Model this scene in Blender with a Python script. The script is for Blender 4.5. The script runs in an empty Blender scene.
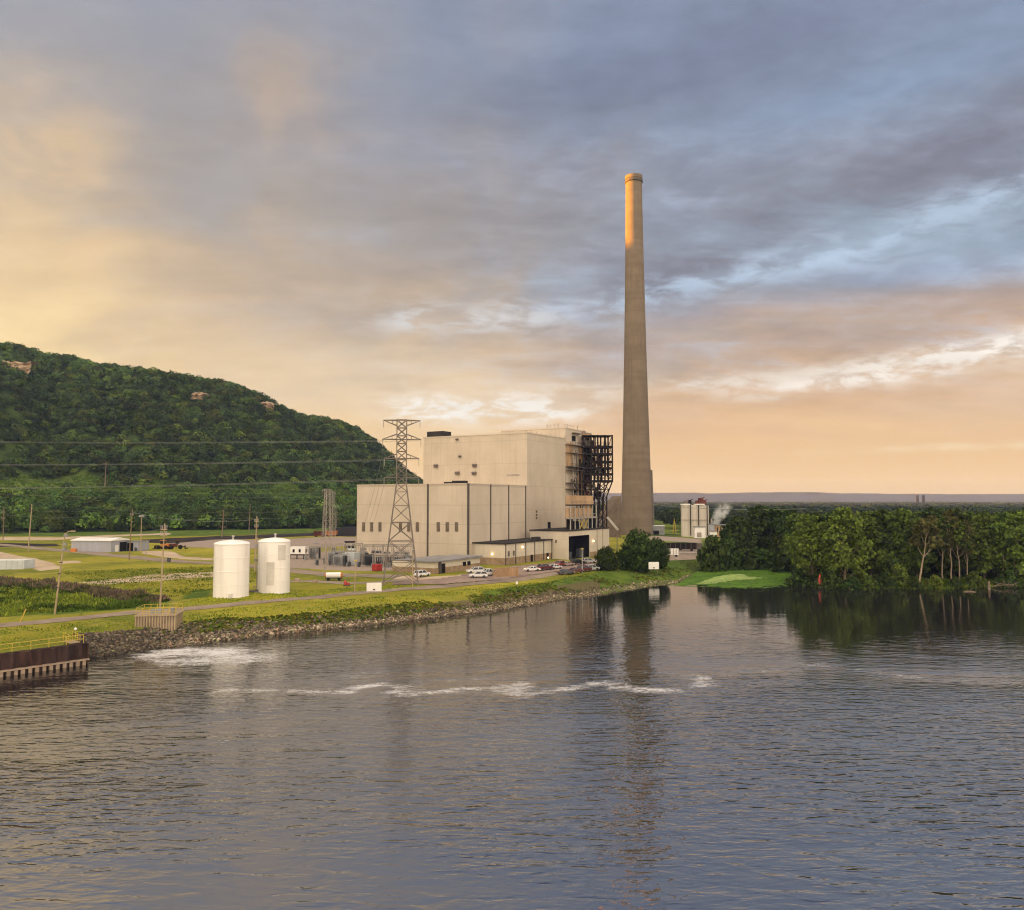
import bpy, math, random
import numpy as np
from mathutils import Vector, Matrix, noise as mnoise

EXPO = 2.6                     # the photograph is exposed for the shade
R = random.Random(7)
NR = np.random.default_rng(11)
SC = bpy.context.scene
COL = SC.collection

# ------------------------------------------------------------------ camera model
F, CX, CY, HZ = 800.0, 512.0, 455.0, 501.0
CAMZ, GZ = 22.5, 2.5
PITCH = math.atan((HZ - CY) / F)
CP, SP = math.cos(PITCH), math.sin(PITCH)


def ray(px, py):
    u, v = (px - CX) / F, (CY - py) / F
    return u, CP - v * SP, SP + v * CP


def P(px, py, z=GZ):
    """ground point seen at a spot of the photograph"""
    x, y, w = ray(px, py)
    t = (z - CAMZ) / w
    return Vector((x * t, y * t, z))


def PD(px, py, depth):
    x, y, w = ray(px, py)
    t = depth / y
    return Vector((x * t, depth, CAMZ + w * t))


def slope(px):
    return ray(px, HZ)[0] / ray(px, HZ)[1]


# ------------------------------------------------------------------ mesh helpers
class MB:
    def __init__(s):
        s.v, s.f = [], []

    def add(s, vs, fs):
        b = len(s.v)
        s.v.extend([tuple(q) for q in vs])
        s.f.extend([tuple(b + i for i in q) for q in fs])
        return s

    def box(s, x0, x1, y0, y1, z0, z1):
        return s.add([(x0, y0, z0), (x1, y0, z0), (x1, y1, z0), (x0, y1, z0), (x0, y0, z1), (x1, y0, z1), (x1, y1, z1), (x0, y1, z1)],
                     [(0, 3, 2, 1), (4, 5, 6, 7), (0, 1, 5, 4), (1, 2, 6, 5), (2, 3, 7, 6), (3, 0, 4, 7)])

    def bar(s, a, b, w, h=None):
        a, b = Vector(a), Vector(b)
        h = h or w
        d = (b - a)
        if d.length < 1e-6:
            return s
        d.normalize()
        up = Vector((0, 0, 1)) if abs(d.z) < .95 else Vector((0, 1, 0))
        p = d.cross(up).normalized() * w / 2
        q = p.cross(d).normalized() * h / 2
        vs = [a - p - q, a + p - q, a + p + q, a - p + q, b - p - q, b + p - q, b + p + q, b - p + q]
        return s.add(vs, [(0, 1, 2, 3), (7, 6, 5, 4), (0, 4, 5, 1), (1, 5, 6, 2), (2, 6, 7, 3), (3, 7, 4, 0)])

    def tube(s, pts, rad, n=8, cap=True):
        pts = [Vector(p) for p in pts]
        if not hasattr(rad, '__len__'):
            rad = [rad] * len(pts)
        vs, fs = [], []
        for i, p in enumerate(pts):
            d = (pts[min(i + 1, len(pts) - 1)] - pts[max(i - 1, 0)]).normalized()
            up = Vector((0, 0, 1)) if abs(d.z) < .95 else Vector((0, 1, 0))
            a = d.cross(up).normalized()
            b = a.cross(d).normalized()
            for k in range(n):
                t = 2 * math.pi * k / n
                vs.append(p + (a * math.cos(t) + b * math.sin(t)) * rad[i])
        for i in range(len(pts) - 1):
            for k in range(n):
                k2 = (k + 1) % n
                fs.append((i * n + k, i * n + k2, (i + 1) * n + k2, (i + 1) * n + k))
        if cap:
            fs.append(tuple(range(n - 1, -1, -1)))
            fs.append(tuple((len(pts) - 1) * n + k for k in range(n)))
        return s.add(vs, fs)

    def lathe(s, prof, c=(0, 0), n=32):
        vs, fs = [], []
        for r, z in prof:
            for k in range(n):
                t = 2 * math.pi * k / n
                vs.append((c[0] + r * math.cos(t), c[1] + r * math.sin(t), z))
        for i in range(len(prof) - 1):
            for k in range(n):
                k2 = (k + 1) % n
                fs.append((i * n + k, i * n + k2, (i + 1) * n + k2, (i + 1) * n + k))
        if prof[0][0] > .001:
            fs.append(tuple(range(n - 1, -1, -1)))
        if prof[-1][0] > .001:
            fs.append(tuple((len(prof) - 1) * n + k for k in range(n)))
        return s.add(vs, fs)

    def prism(s, poly, axis, a, b):
        """closed outline poly (2D) extruded along axis ('x','y','z') from a to b"""
        def m(p, t):
            return {'x': (t, p[0], p[1]), 'y': (p[0], t, p[1]), 'z': (p[0], p[1], t)}[axis]
        n = len(poly)
        vs = [m(p, a) for p in poly] + [m(p, b) for p in poly]
        fs = [tuple(range(n - 1, -1, -1)), tuple(range(n, 2 * n))] + [(i, (i + 1) % n, n + (i + 1) % n, n + i) for i in range(n)]
        return s.add(vs, fs)

    def build(s, name, mat, parent=None, loc=None, smooth=False, bevel=0):
        me = bpy.data.meshes.new(name)
        me.from_pydata(s.v, [], s.f)
        me.materials.append(mat)
        me.update()
        import bmesh
        bm = bmesh.new(); bm.from_mesh(me)
        bmesh.ops.recalc_face_normals(bm, faces=bm.faces)
        if bevel:
            bmesh.ops.bevel(bm, geom=bm.edges[:], offset=bevel, segments=2, affect='EDGES', clamp_overlap=True)
        bm.to_mesh(me); bm.free()
        if smooth:
            me.shade_smooth()
            try:
                me.set_sharp_from_angle(angle=math.radians(40))
            except Exception:
                pass
        o = bpy.data.objects.new(name, me)
        COL.objects.link(o)
        if parent:
            o.parent = parent
        if loc is not None:
            o.location = loc
        return o


def np_mesh(name, verts, faces, mats, smooth=False, cols=None, attrs=None):
    """fast mesh from numpy: faces (n,4) or (n,3)"""
    verts = np.asarray(verts, np.float32); faces = np.asarray(faces, np.int32)
    me = bpy.data.meshes.new(name)
    k = faces.shape[1]
    me.vertices.add(len(verts)); me.vertices.foreach_set('co', verts.ravel())
    me.loops.add(faces.size); me.loops.foreach_set('vertex_index', faces.ravel())
    me.polygons.add(len(faces))
    me.polygons.foreach_set('loop_start', np.arange(0, faces.size, k, dtype=np.int32))
    me.polygons.foreach_set('loop_total', np.full(len(faces), k, np.int32))
    me.polygons.foreach_set('use_smooth', np.full(len(faces), smooth))
    me.materials.append(mats)
    me.update(calc_edges=True)
    if cols is not None:
        a = me.attributes.new('tint', 'FLOAT_COLOR', 'POINT')
        a.data.foreach_set('color', np.asarray(cols, np.float32).ravel())
    for kx, vx in (attrs or {}).items():
        a = me.attributes.new(kx, 'FLOAT', 'POINT')
        a.data.foreach_set('value', np.asarray(vx, np.float32).ravel())
    return me


def link(name, me, parent=None, loc=None):
    o = bpy.data.objects.new(name, me)
    COL.objects.link(o)
    if parent: o.parent = parent
    if loc is not None: o.location = loc
    return o


def tag(o, label=None, cat=None, group=None, kind=None):
    if label: o['label'] = label
    if cat: o['category'] = cat
    if group: o['group'] = group
    if kind: o['kind'] = kind
    return o


def thing(name, label, cat, loc, rz=0, group=None):
    o = bpy.data.objects.new(name, None)
    o.empty_display_size = .5
    COL.objects.link(o)
    o.location = loc; o.rotation_euler = (0, 0, rz)
    return tag(o, label, cat, group)


def copy_tree(o, parent=None):
    c = o.copy(); COL.objects.link(c); c.parent = parent
    for ch in list(o.children):
        copy_tree(ch, c)
    return c


def fbm(x, y, seed=0, octv=4):
    return mnoise.fractal(Vector((x + seed * 17.3, y - seed * 9.1, seed * 3.7)), .9, 2.0, octv)


# ------------------------------------------------------------------ materials
def lin(c):
    return tuple(((v / 255) / 12.92 if v / 255 <= .04045 else ((v / 255 + .055) / 1.055) ** 2.4) for v in c)


class NT:
    def __init__(s, tree):
        s.t = tree; s.n = tree.nodes; s.l = tree.links

    def node(s, typ, **kw):
        n = s.n.new(typ)
        for k, v in kw.items():
            setattr(n, k, v)
        return n

    def put(s, sock, val):
        if isinstance(val, bpy.types.NodeSocket):
            s.l.new(val, sock)
        else:
            if sock.type == 'RGBA' and len(val) == 3: val = (*val, 1)
            sock.default_value = val

    def m(s, op, a, b=None, c=None, clamp=False):
        n = s.node('ShaderNodeMath', operation=op); n.use_clamp = clamp
        s.put(n.inputs[0], a)
        if b is not None: s.put(n.inputs[1], b)
        if c is not None: s.put(n.inputs[2], c)
        return n.outputs[0]

    def ss(s, val, lo, hi):
        n = s.node('ShaderNodeMapRange', interpolation_type='SMOOTHSTEP')
        s.put(n.inputs[0], val); n.inputs[1].default_value = lo; n.inputs[2].default_value = hi
        return n.outputs[0]

    def mix(s, f, a, b, blend='MIX'):
        n = s.node('ShaderNodeMix', data_type='RGBA', blend_type=blend)
        s.put(n.inputs[0], f); s.put(n.inputs[6], a); s.put(n.inputs[7], b)
        return n.outputs[2]

    def noise(s, vec, scale, detail=4, rough=.55, dist=0, dims='3D'):
        n = s.node('ShaderNodeTexNoise', noise_dimensions=dims)
        if vec is not None: s.l.new(vec, n.inputs['Vector'])
        n.inputs['Scale'].default_value = scale; n.inputs['Detail'].default_value = detail
        n.inputs['Roughness'].default_value = rough; n.inputs['Distortion'].default_value = dist
        return n.outputs[0]

    def mapping(s, vec, scale=(1, 1, 1), rot=(0, 0, 0), loc=(0, 0, 0)):
        n = s.node('ShaderNodeMapping')
        s.l.new(vec, n.inputs[0]); n.inputs['Scale'].default_value = scale
        n.inputs['Rotation'].default_value = rot; n.inputs['Location'].default_value = loc
        return n.outputs[0]

    def obj(s):
        return s.node('ShaderNodeTexCoord').outputs['Object']

    def attr(s, name):
        n = s.node('ShaderNodeAttribute', attribute_name=name)
        return n

    def bump(s, h, strength=.3, dist=.1):
        n = s.node('ShaderNodeBump')
        n.inputs['Strength'].default_value = strength; n.inputs['Distance'].default_value = dist
        s.l.new(h, n.inputs['Height'])
        return n.outputs[0]


def newmat(name):
    m = bpy.data.materials.new(name); m.use_nodes = True
    nt = NT(m.node_tree)
    b = m.node_tree.nodes['Principled BSDF']
    return m, nt, b


def mat(name, col, rough=.7, var=.18, scale=1.0, metal=0, stretch=(1, 1, 1), bump=0, emit=None, dirt=None):
    m, nt, b = newmat(name)
    c = tuple(col)
    v = nt.mapping(nt.obj(), scale=stretch)
    n1 = nt.noise(v, scale, 5, .6)
    n2 = nt.noise(v, scale * .17, 3, .6)
    f = nt.m('MULTIPLY_ADD', n1, .6, nt.m('MULTIPLY', n2, .4))
    dark = tuple(x * (1 - var * 1.6) for x in c); light = tuple(min(1, x * (1 + var)) for x in c)
    colr = nt.mix(nt.ss(f, .3, .7), dark, light)
    if dirt:
        colr = nt.mix(nt.m('MULTIPLY', nt.ss(nt.noise(v, scale * .5, 6, .7), .52, .72), .8), colr, dirt)
    nt.put(b.inputs['Base Color'], colr)
    b.inputs['Roughness'].default_value = rough; b.inputs['Metallic'].default_value = metal
    if rough >= .7: b.inputs['Specular IOR Level'].default_value = .15
    if bump:
        nt.l.new(nt.bump(n1, bump, .05), b.inputs['Normal'])
    if emit:
        b.inputs['Emission Color'].default_value = (*emit[:3], 1); b.inputs['Emission Strength'].default_value = emit[3]
    return m


def panel_mat(name, col, dz, seam=.55, streak=.22, dx=0):
    """sheet cladding: faint horizontal joints, thin vertical ribs, rain streaks"""
    m, nt, b = newmat(name)
    o = nt.obj()
    sep = nt.node('ShaderNodeSeparateXYZ'); nt.l.new(o, sep.inputs[0])
    z = sep.outputs[2]
    joint = nt.m('LESS_THAN', nt.m('FRACT', nt.m('DIVIDE', z, dz)), .16 / dz)
    blotch = nt.noise(o, .09, 5, .6)
    st = nt.noise(nt.mapping(o, scale=(1.2, 1.2, .05)), 1.0, 5, .65)
    base = nt.mix(nt.ss(blotch, .3, .7), tuple(c * .9 for c in col), tuple(min(1, c * 1.06) for c in col))
    base = nt.mix(nt.m('MULTIPLY', nt.ss(st, .48, .75), streak), base, tuple(c * .45 for c in (col[0], col[1] * .9, col[2] * .8)))
    base = nt.mix(nt.m('MULTIPLY', joint, 1 - seam), base, tuple(c * .4 for c in col))
    # single sheets differ a little in tone
    vor = nt.node('ShaderNodeTexWhiteNoise', noise_dimensions='2D')
    cmb = nt.node('ShaderNodeCombineXYZ')
    nt.put(cmb.inputs[0], nt.m('FLOOR', nt.m('DIVIDE', nt.m('ADD', sep.outputs[0], sep.outputs[1]), 2.4)))
    nt.put(cmb.inputs[1], nt.m('FLOOR', nt.m('DIVIDE', z, dz)))
    nt.l.new(cmb.outputs[0], vor.inputs['Vector'])
    base = nt.mix(nt.m('MULTIPLY', vor.outputs[0], .09), base, tuple(c * .5 for c in col))
    nt.put(b.inputs['Base Color'], base); b.inputs['Roughness'].default_value = .6
    ribs = nt.node('ShaderNodeTexWave', wave_type='BANDS', bands_direction='X')
    nt.l.new(nt.mapping(o, rot=(0, 0, math.radians(45))), ribs.inputs[0]); ribs.inputs['Scale'].default_value = .9
    nt.l.new(nt.bump(ribs.outputs[1], .12, .05), b.inputs['Normal'])
    return m


def leaf_mat(name, dark, light, hue=.03):
    m, nt, b = newmat(name)
    at = nt.attr('tint')
    oi = nt.node('ShaderNodeObjectInfo')
    n = nt.noise(nt.obj(), .9, 2, .5)
    base = nt.mix(nt.ss(n, .3, .7), dark, light)
    base = nt.mix(1.0, base, at.outputs[0], 'MULTIPLY')
    hs = nt.node('ShaderNodeHueSaturation')
    nt.put(hs.inputs['Hue'], nt.m('MULTIPLY_ADD', oi.outputs['Random'], hue, .5 - hue / 2))
    nt.put(hs.inputs['Value'], nt.m('MULTIPLY_ADD', nt.m('FRACT', nt.m('MULTIPLY', oi.outputs['Random'], 7.31)), .55, .72))
    nt.l.new(base, hs.inputs['Color'])
    b.inputs['Roughness'].default_value = .75
    b.inputs['Specular IOR Level'].default_value = .15
    nt.l.new(hs.outputs[0], b.inputs['Base Color'])
    tr = nt.node('ShaderNodeBsdfTranslucent')
    nt.l.new(hs.outputs[0], tr.inputs[0])
    mx = nt.node('ShaderNodeMixShader'); mx.inputs[0].default_value = .3
    nt.l.new(b.outputs[0], mx.inputs[1]); nt.l.new(tr.outputs[0], mx.inputs[2])
    out = [q for q in nt.n if q.type == 'OUTPUT_MATERIAL'][0]
    nt.l.new(mx.outputs[0], out.inputs[0])
    return m


M = {}
M['clad'] = panel_mat('cream_cladding', (.55, .475, .375), 6.2)
M['clad_b'] = panel_mat('cream_cladding_upper', (.54, .465, .365), 8.4, seam=.7)
M['clad_white'] = panel_mat('pale_cladding', (.61, .545, .44), 3.4, seam=.8)
M['brick'] = mat('tan_brick', (.33, .235, .15), .85, .25, .6, dirt=(.2, .14, .09))
M['trim'] = mat('dark_trim', (.07, .06, .05), .6, .2)
M['pane'] = mat('dull_glass', (.16, .125, .09), .25, .2, .5)
M['dark'] = mat('dark_opening', (.012, .011, .011), .9, .3)  # near-black; on openings the shade inside is put into the colour
M['roofgrey'] = mat('grey_metal_roof', (.22, .22, .225), .5, .2, .4)
M['roofdark'] = mat('dark_roof_membrane', (.035, .032, .032), .85, .3, .3)
M['white'] = mat('white_paint', (.84, .82, .79), .45, .08, .4, dirt=(.72, .68, .63))
M['tankpaint'] = mat('tank_paint', (.82, .79, .75), .5, .1, .7, stretch=(1, 1, .07), dirt=(.66, .6, .53))
M['tankpatch'] = mat('greyed_paint', (.60, .57, .53), .5, .1, .4)
M['signwhite'] = mat('sign_white', (.8, .79, .76), .5, .06, .6)
M['concrete'] = mat('stained_concrete', (.36, .32, .27), .9, .2, .3, dirt=(.26, .23, .19))
M['silo'] = mat('silo_concrete', (.6, .55, .47), .85, .12, .12, stretch=(1, 1, .25))
M['galv'] = mat('galvanised_steel', (.33, .29, .245), .6, .2, .5)
M['galv_dark'] = mat('weathered_steel', (.15, .125, .105), .6, .25, .5)
M['galv_light'] = mat('bright_steel', (.42, .40, .36), .5, .15, .5)
M['rust'] = mat('rusty_steel', (.017, .013, .0115), .8, .4, .6, dirt=(.045, .022, .015))
M['rustred'] = mat('red_oxide', (.13, .04, .028), .75, .3, .6)
M['duct'] = mat('tan_duct', (.47, .31, .17), .65, .22, .25, stretch=(1, 1, .3), dirt=(.3, .17, .09))
M['ductdark'] = mat('brown_duct', (.15, .115, .085), .8, .2, .3)
M['drift'] = mat('grey_driftwood', (.20, .155, .11), .9, .25, 1.0)
M['wood'] = mat('weathered_pole_wood', (.23, .17, .11), .85, .25, .8, stretch=(1, 1, .1))
M['polepale'] = mat('pale_pole', (.38, .30, .19), .7, .15, .6)
M['board'] = mat('brown_boards', (.36, .235, .13), .85, .22, .9, stretch=(1, 1, .15))
M['yellow'] = mat('yellow_paint', (.50, .36, .05), .55, .15, .8)
M['orange'] = mat('orange_paint', (.6, .2, .03), .55, .2, .8, dirt=(.25, .1, .04))
M['redpaint'] = mat('red_paint', (.4, .03, .022), .5, .2, .8)
M['bluegrey'] = mat('blue_grey_sheet', (.36, .37, .42), .55, .1, .4, stretch=(1, 1, .2))
M['palegreen'] = mat('pale_blue_wall', (.52, .56, .56), .6, .1, .4)
M['equip'] = mat('grey_equipment', (.27, .28, .28), .55, .25, .8)
M['equip_dark'] = mat('dark_equipment', (.06, .065, .07), .55, .3, .8)
M['porcelain'] = mat('grey_porcelain', (.33, .30, .28), .35, .15)
M['wire'] = mat('aluminium_wire', (.20, .205, .20), .5, .05)
M['pile'] = mat('rusty_pile', (.05, .03, .027), .8, .4, .7, stretch=(1, 1, .3), dirt=(.11, .05, .03))
M['waler'] = mat('pale_waler', (.34, .26, .19), .85, .3, .8, dirt=(.16, .09, .06))
M['rubber'] = mat('tyre_rubber', (.015, .015, .015), .9, .2)
M['rim'] = mat('wheel_rim', (.3, .3, .3), .4, .1)
M['carglass'] = mat('car_glass', (.02, .022, .025), .08, .1)
M['headlamp'] = mat('lamp_glass', (.6, .6, .6), .1, .05)
M['tail'] = mat('tail_lamp', (.3, .01, .01), .2, .05)
M['bulb'] = mat('lit_bulb', (.9, .8, .6), .4, 0, emit=(1, .62, .28, 2.9))
M['bark'] = mat('bark', (.13, .095, .065), .9, .3, 1.2, stretch=(1, 1, .2))
M['barkpale'] = mat('pale_bark', (.29, .23, .155), .9, .2, 1.2, stretch=(1, 1, .2), dirt=(.2, .12, .08))
M['rock'] = mat('sandstone', (.42, .31, .20), .9, .3, .25, bump=.6, dirt=(.2, .14, .09))
M['coal'] = mat('coal', (.018, .016, .016), .9, .3, .5, bump=.5)
M['asphalt'] = mat('worn_asphalt', (.27, .215, .165), .9, .2, .25, bump=.2, dirt=(.33, .27, .22))
M['leaf'] = leaf_mat('leaf_green', (.048, .084, .014), (.115, .16, .026))
M['leaf_light'] = leaf_mat('leaf_light', (.066, .104, .015), (.14, .185, .028))
M['leaf_dark'] = leaf_mat('leaf_dark', (.027, .052, .011), (.064, .099, .018))
M['leaf_dry'] = leaf_mat('leaf_dry', (.07, .075, .022), (.12, .115, .035))
M['forest'] = leaf_mat('forest_leaf', (.019, .037, .010), (.043, .072, .016), 0)


def paint(name, c, rough=.25):
    m, nt, b = newmat(name)
    n = nt.noise(nt.obj(), 1.1, 4, .6)
    nt.put(b.inputs['Base Color'], nt.mix(nt.ss(n, .4, .75), c, tuple(x * .82 + .012 for x in c)))
    b.inputs['Roughness'].default_value = rough; b.inputs['Coat Weight'].default_value = .6
    return m


CARP = {'white': paint('car_white', (.74, .74, .73)), 'maroon': paint('car_maroon', (.11, .016, .02)), 'slate': paint('car_slate', (.05, .06, .075)),
        'black': paint('car_black', (.012, .012, .014)), 'silver': paint('car_silver', (.42, .43, .44)), 'red': paint('car_red', (.22, .02, .02)),
        'tan': paint('car_tan', (.4, .3, .24))}


# chimney concrete with pour joints
def chimney_mat():
    m, nt, b = newmat('chimney_concrete')
    o = nt.obj()
    sep = nt.node('ShaderNodeSeparateXYZ'); nt.l.new(o, sep.inputs[0])
    z = sep.outputs[2]
    joint = nt.m('LESS_THAN', nt.m('FRACT', nt.m('DIVIDE', z, 7.4)), .085)
    wn = nt.node('ShaderNodeTexWhiteNoise', noise_dimensions='1D')
    nt.put(wn.inputs['W'], nt.m('FLOOR', nt.m('DIVIDE', z, 2.47)))
    n = nt.noise(o, .12, 6, .65)
    st = nt.noise(nt.mapping(o, scale=(1, 1, .03)), .9, 5, .65)
    c = nt.mix(nt.ss(n, .3, .7), (.16, .122, .083), (.205, .16, .112))
    c = nt.mix(nt.m('MULTIPLY', wn.outputs[0], .34), c, (.12, .09, .06))
    c = nt.mix(nt.m('MULTIPLY', nt.ss(st, .46, .72), .42), c, (.105, .08, .055))
    c = nt.mix(nt.m('MULTIPLY', joint, .16), c, (.09, .07, .05))
    nt.put(b.inputs['Base Color'], c); b.inputs['Roughness'].default_value = .9
    nt.l.new(nt.bump(nt.noise(o, 1.2, 5), .3, .1), b.inputs['Normal'])
    return m


M['chimney'] = chimney_mat()


# ------------------------------------------------------------------ shoreline and ground height
SHORE = [(85, 659), (105, 656.5), (141, 651.5), (165, 648.5), (189, 646), (226, 640.5), (270, 635), (325, 629.5), (360, 626.5), (420, 619.5), (480, 612.5),
         (520, 607), (559, 600), (599, 595), (623, 591), (654, 586), (676, 584), (686, 578), (697, 571), (715, 567), (760, 565.5), (783, 567), (795, 575),
         (803, 583), (814, 586.5), (873, 588), (961, 588), (1024, 585.5), (1300, 582), (1700, 580)]
TOP = [(85, 634), (141, 629), (178, 623), (226, 617.5), (270, 615.5), (314, 612), (358, 607.5), (420, 600.5), (480, 593), (500, 590), (566, 578.5), (610, 572),
       (640, 566), (665, 560), (690, 556), (715, 556)]
sh_a = np.array([slope(x) for x, y in SHORE]); sh_d = np.array([P(x, y, 0).y for x, y in SHORE])
tp_a = np.array([slope(x) for x, y in TOP]); tp_d = np.array([P(x, y, GZ).y for x, y in TOP])
WL0, WL1 = Vector((-66.4, 104.0)), Vector((-59.9, 111.6))          # line of the sheet-pile wall
WDIR = (WL1 - WL0).normalized()


def shore_depth(a):
    if a < sh_a[0]:
        # point on the wall line with x = a*y
        t = (a * WL0.y - WL0.x) / (WDIR.x - a * WDIR.y)
        d = WL0.y + t * WDIR.y
        return max(d, 12) if t > -130 else 12
    return float(np.interp(a, sh_a, sh_d))


a_in = np.linspace(-.70, .72, 560)
cols = np.concatenate([np.linspace(-2.6, -.705, 60), a_in, np.linspace(.73, 2.2, 50)])
def zt_of(a):
    return float(np.interp(a, [slope(660), slope(720)], [GZ, 1.0]))


rows_ground = []
GV, UV = [], []
nb = 9
f_near = np.geomspace(1, 700 / 110, 300)
f_far = np.geomspace(1, 7900 / 700, 46)[1:]
for a in cols:
    ds = shore_depth(a)
    if a < sh_a[0]:
        ds += .5; dt = ds + .4
    elif a < tp_a[-1]:
        dt = max(float(np.interp(a, tp_a, tp_d)), ds + 3)
    else:
        dt = ds + 3.5
    zt = zt_of(a)
    col = []
    for dd, z in ((-9, -3), (-2.5, -.9), (-.8, -.3)):
        if a < sh_a[0]: dd *= .02
        col.append((ds + dd, z))
    for i in range(nb):
        t = i / (nb - 1)
        zz = zt * (t ** .8)
        col.append((ds + (dt - ds) * t, zz))
    far1 = 700.0
    for q in np.geomspace(dt, far1, 300)[1:]:
        col.append((q, zt))
    for q in f_far * far1:
        col.append((q, zt if q < 900 else 2.0))
    for d, z in col:
        x = a * d
        w = 0
        if z > 0.3: w = fbm(x * .05, d * .05, 1, 4) * .28 + (fbm(x * .4, d * .4, 2, 2) * .09 if d < 350 else 0)
        GV.append((x, d, z + w * (min(1, z / 1.5) if z < GZ else 1)))
GV = np.array(GV); NC = len(cols); NRW = len(GV) // NC


def gh(x, y):
    """ground height under a point"""
    a = x / y
    ci = int(np.clip(np.searchsorted(cols, a), 1, NC - 1))
    if abs(cols[ci - 1] - a) < abs(cols[ci] - a): ci -= 1
    seg = GV[ci * NRW:(ci + 1) * NRW]
    return float(np.interp(y, seg[:, 1], seg[:, 2]))


def G(px, py, z=GZ):
    p = P(px, py, z)
    p.z = gh(p.x, p.y)
    return p


def inpoly(x, y, poly):
    c = np.zeros(len(x), bool)
    n = len(poly)
    for i in range(n):
        x0, y0 = poly[i]; x1, y1 = poly[(i + 1) % n]
        cond = ((y0 > y) != (y1 > y))
        with np.errstate(divide='ignore', invalid='ignore'):
            xs = (x1 - x0) * (y - y0) / (y1 - y0) + x0
        c ^= cond & (x < xs)
    return c


def edge_dist(x, y, poly):
    d = np.full(len(x), 1e9)
    n = len(poly)
    for i in range(n):
        x0, y0 = poly[i]; x1, y1 = poly[(i + 1) % n]
        dx, dy = x1 - x0, y1 - y0
        t = np.clip(((x - x0) * dx + (y - y0) * dy) / (dx * dx + dy * dy + 1e-9), 0, 1)
        d = np.minimum(d, np.hypot(x - x0 - t * dx, y - y0 - t * dy))
    return d


def area(pts, soft):
    """0..1 field on the ground inside an outline, soft edge in metres"""
    poly = [tuple(P(*p).xy) for p in pts]
    ins = inpoly(GV[:, 0], GV[:, 1], poly)
    d = edge_dist(GV[:, 0], GV[:, 1], poly)
    return np.clip(.5 + np.where(ins, d, -d) / (2 * soft), 0, 1)


def amax(*a):
    r = a[0]
    for q in a[1:]: r = np.maximum(r, q)
    return r


dirt = amax(
    area([(-40, 545), (0, 552), (22, 556.5), (50, 561.5), (58, 565), (62, 569), (40, 571), (25, 567), (0, 560), (-40, 556)], 2),
    area([(76, 583), (108, 580), (140, 575.5), (180, 573), (215, 572), (250, 571), (215, 576.5), (180, 579.5), (150, 581.5), (110, 585)], 1.6),
    area([(58, 561), (80, 560.5), (82, 562.5), (60, 563.5)], 2),
    area([(142, 551), (172, 552), (186, 557), (215, 558.5), (215, 560), (180, 559), (142, 554)], 2),
    area([(0, 537), (60, 537.5), (110, 535), (170, 533), (170, 534.4), (100, 537), (50, 540), (0, 540)], 4),
    area([(395, 575), (432, 577), (480, 573), (480, 577), (440, 581), (395, 580)], 2),
    area([(163, 525), (190, 526), (192, 528), (165, 528)], 8),
)
gravel = amax(
    area([(170, 541), (215, 539), (260, 540), (330, 537), (356, 537), (358, 545), (300, 549), (240, 548), (215, 548), (170, 545)], 3),
    area([(284, 554), (330, 551), (395, 552), (430, 566), (420, 571), (360, 571), (284, 567)], 2),
    area([(650, 536), (700, 537), (702, 541), (650, 541)], 4),
    area([(648, 546), (705, 546), (705, 556), (690, 557), (652, 557)], 3),
    area([(520, 600), (600, 590), (650, 583), (676, 581), (676, 585), (650, 588), (600, 598), (520, 610)], 1.0) * .9,
)
coal = amax(
    area([(140, 539.5), (215, 536.3), (320, 532.5), (356, 531), (356, 536.5), (320, 535.5), (250, 539), (215, 540), (175, 542.5), (140, 543)], 3),
    area([(-30, 542.6), (55, 543.5), (62, 546), (0, 547), (-30, 546)], 2),
)
meadow = area([(640, 505), (1400, 505), (1400, 592), (815, 590), (795, 576), (690, 565), (640, 545)], 4)
bank_t = np.tile(np.concatenate([[1, 1, 1], np.linspace(1, 0, nb), np.zeros(NRW - nb - 3)]), NC)
lush = np.clip(area([(480, 592), (570, 577), (640, 564), (690, 556), (720, 560), (700, 575), (676, 583), (600, 595), (500, 610)], 3)
               + area([(-40, 526), (356, 522), (356, 532), (200, 536), (60, 536), (-40, 536)], 6)
               + area([(185, 590), (215, 588), (215, 597), (175, 600)], 2) * .7
               + area([(-40, 578), (40, 581), (165, 598), (170, 606), (60, 613), (-40, 618)], 2), 0, 1)
faces = []
idx = np.arange(NC * NRW).reshape(NC, NRW)
faces = np.stack([idx[:-1, :-1], idx[1:, :-1], idx[1:, 1:], idx[:-1, 1:]], -1).reshape(-1, 4)


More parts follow.
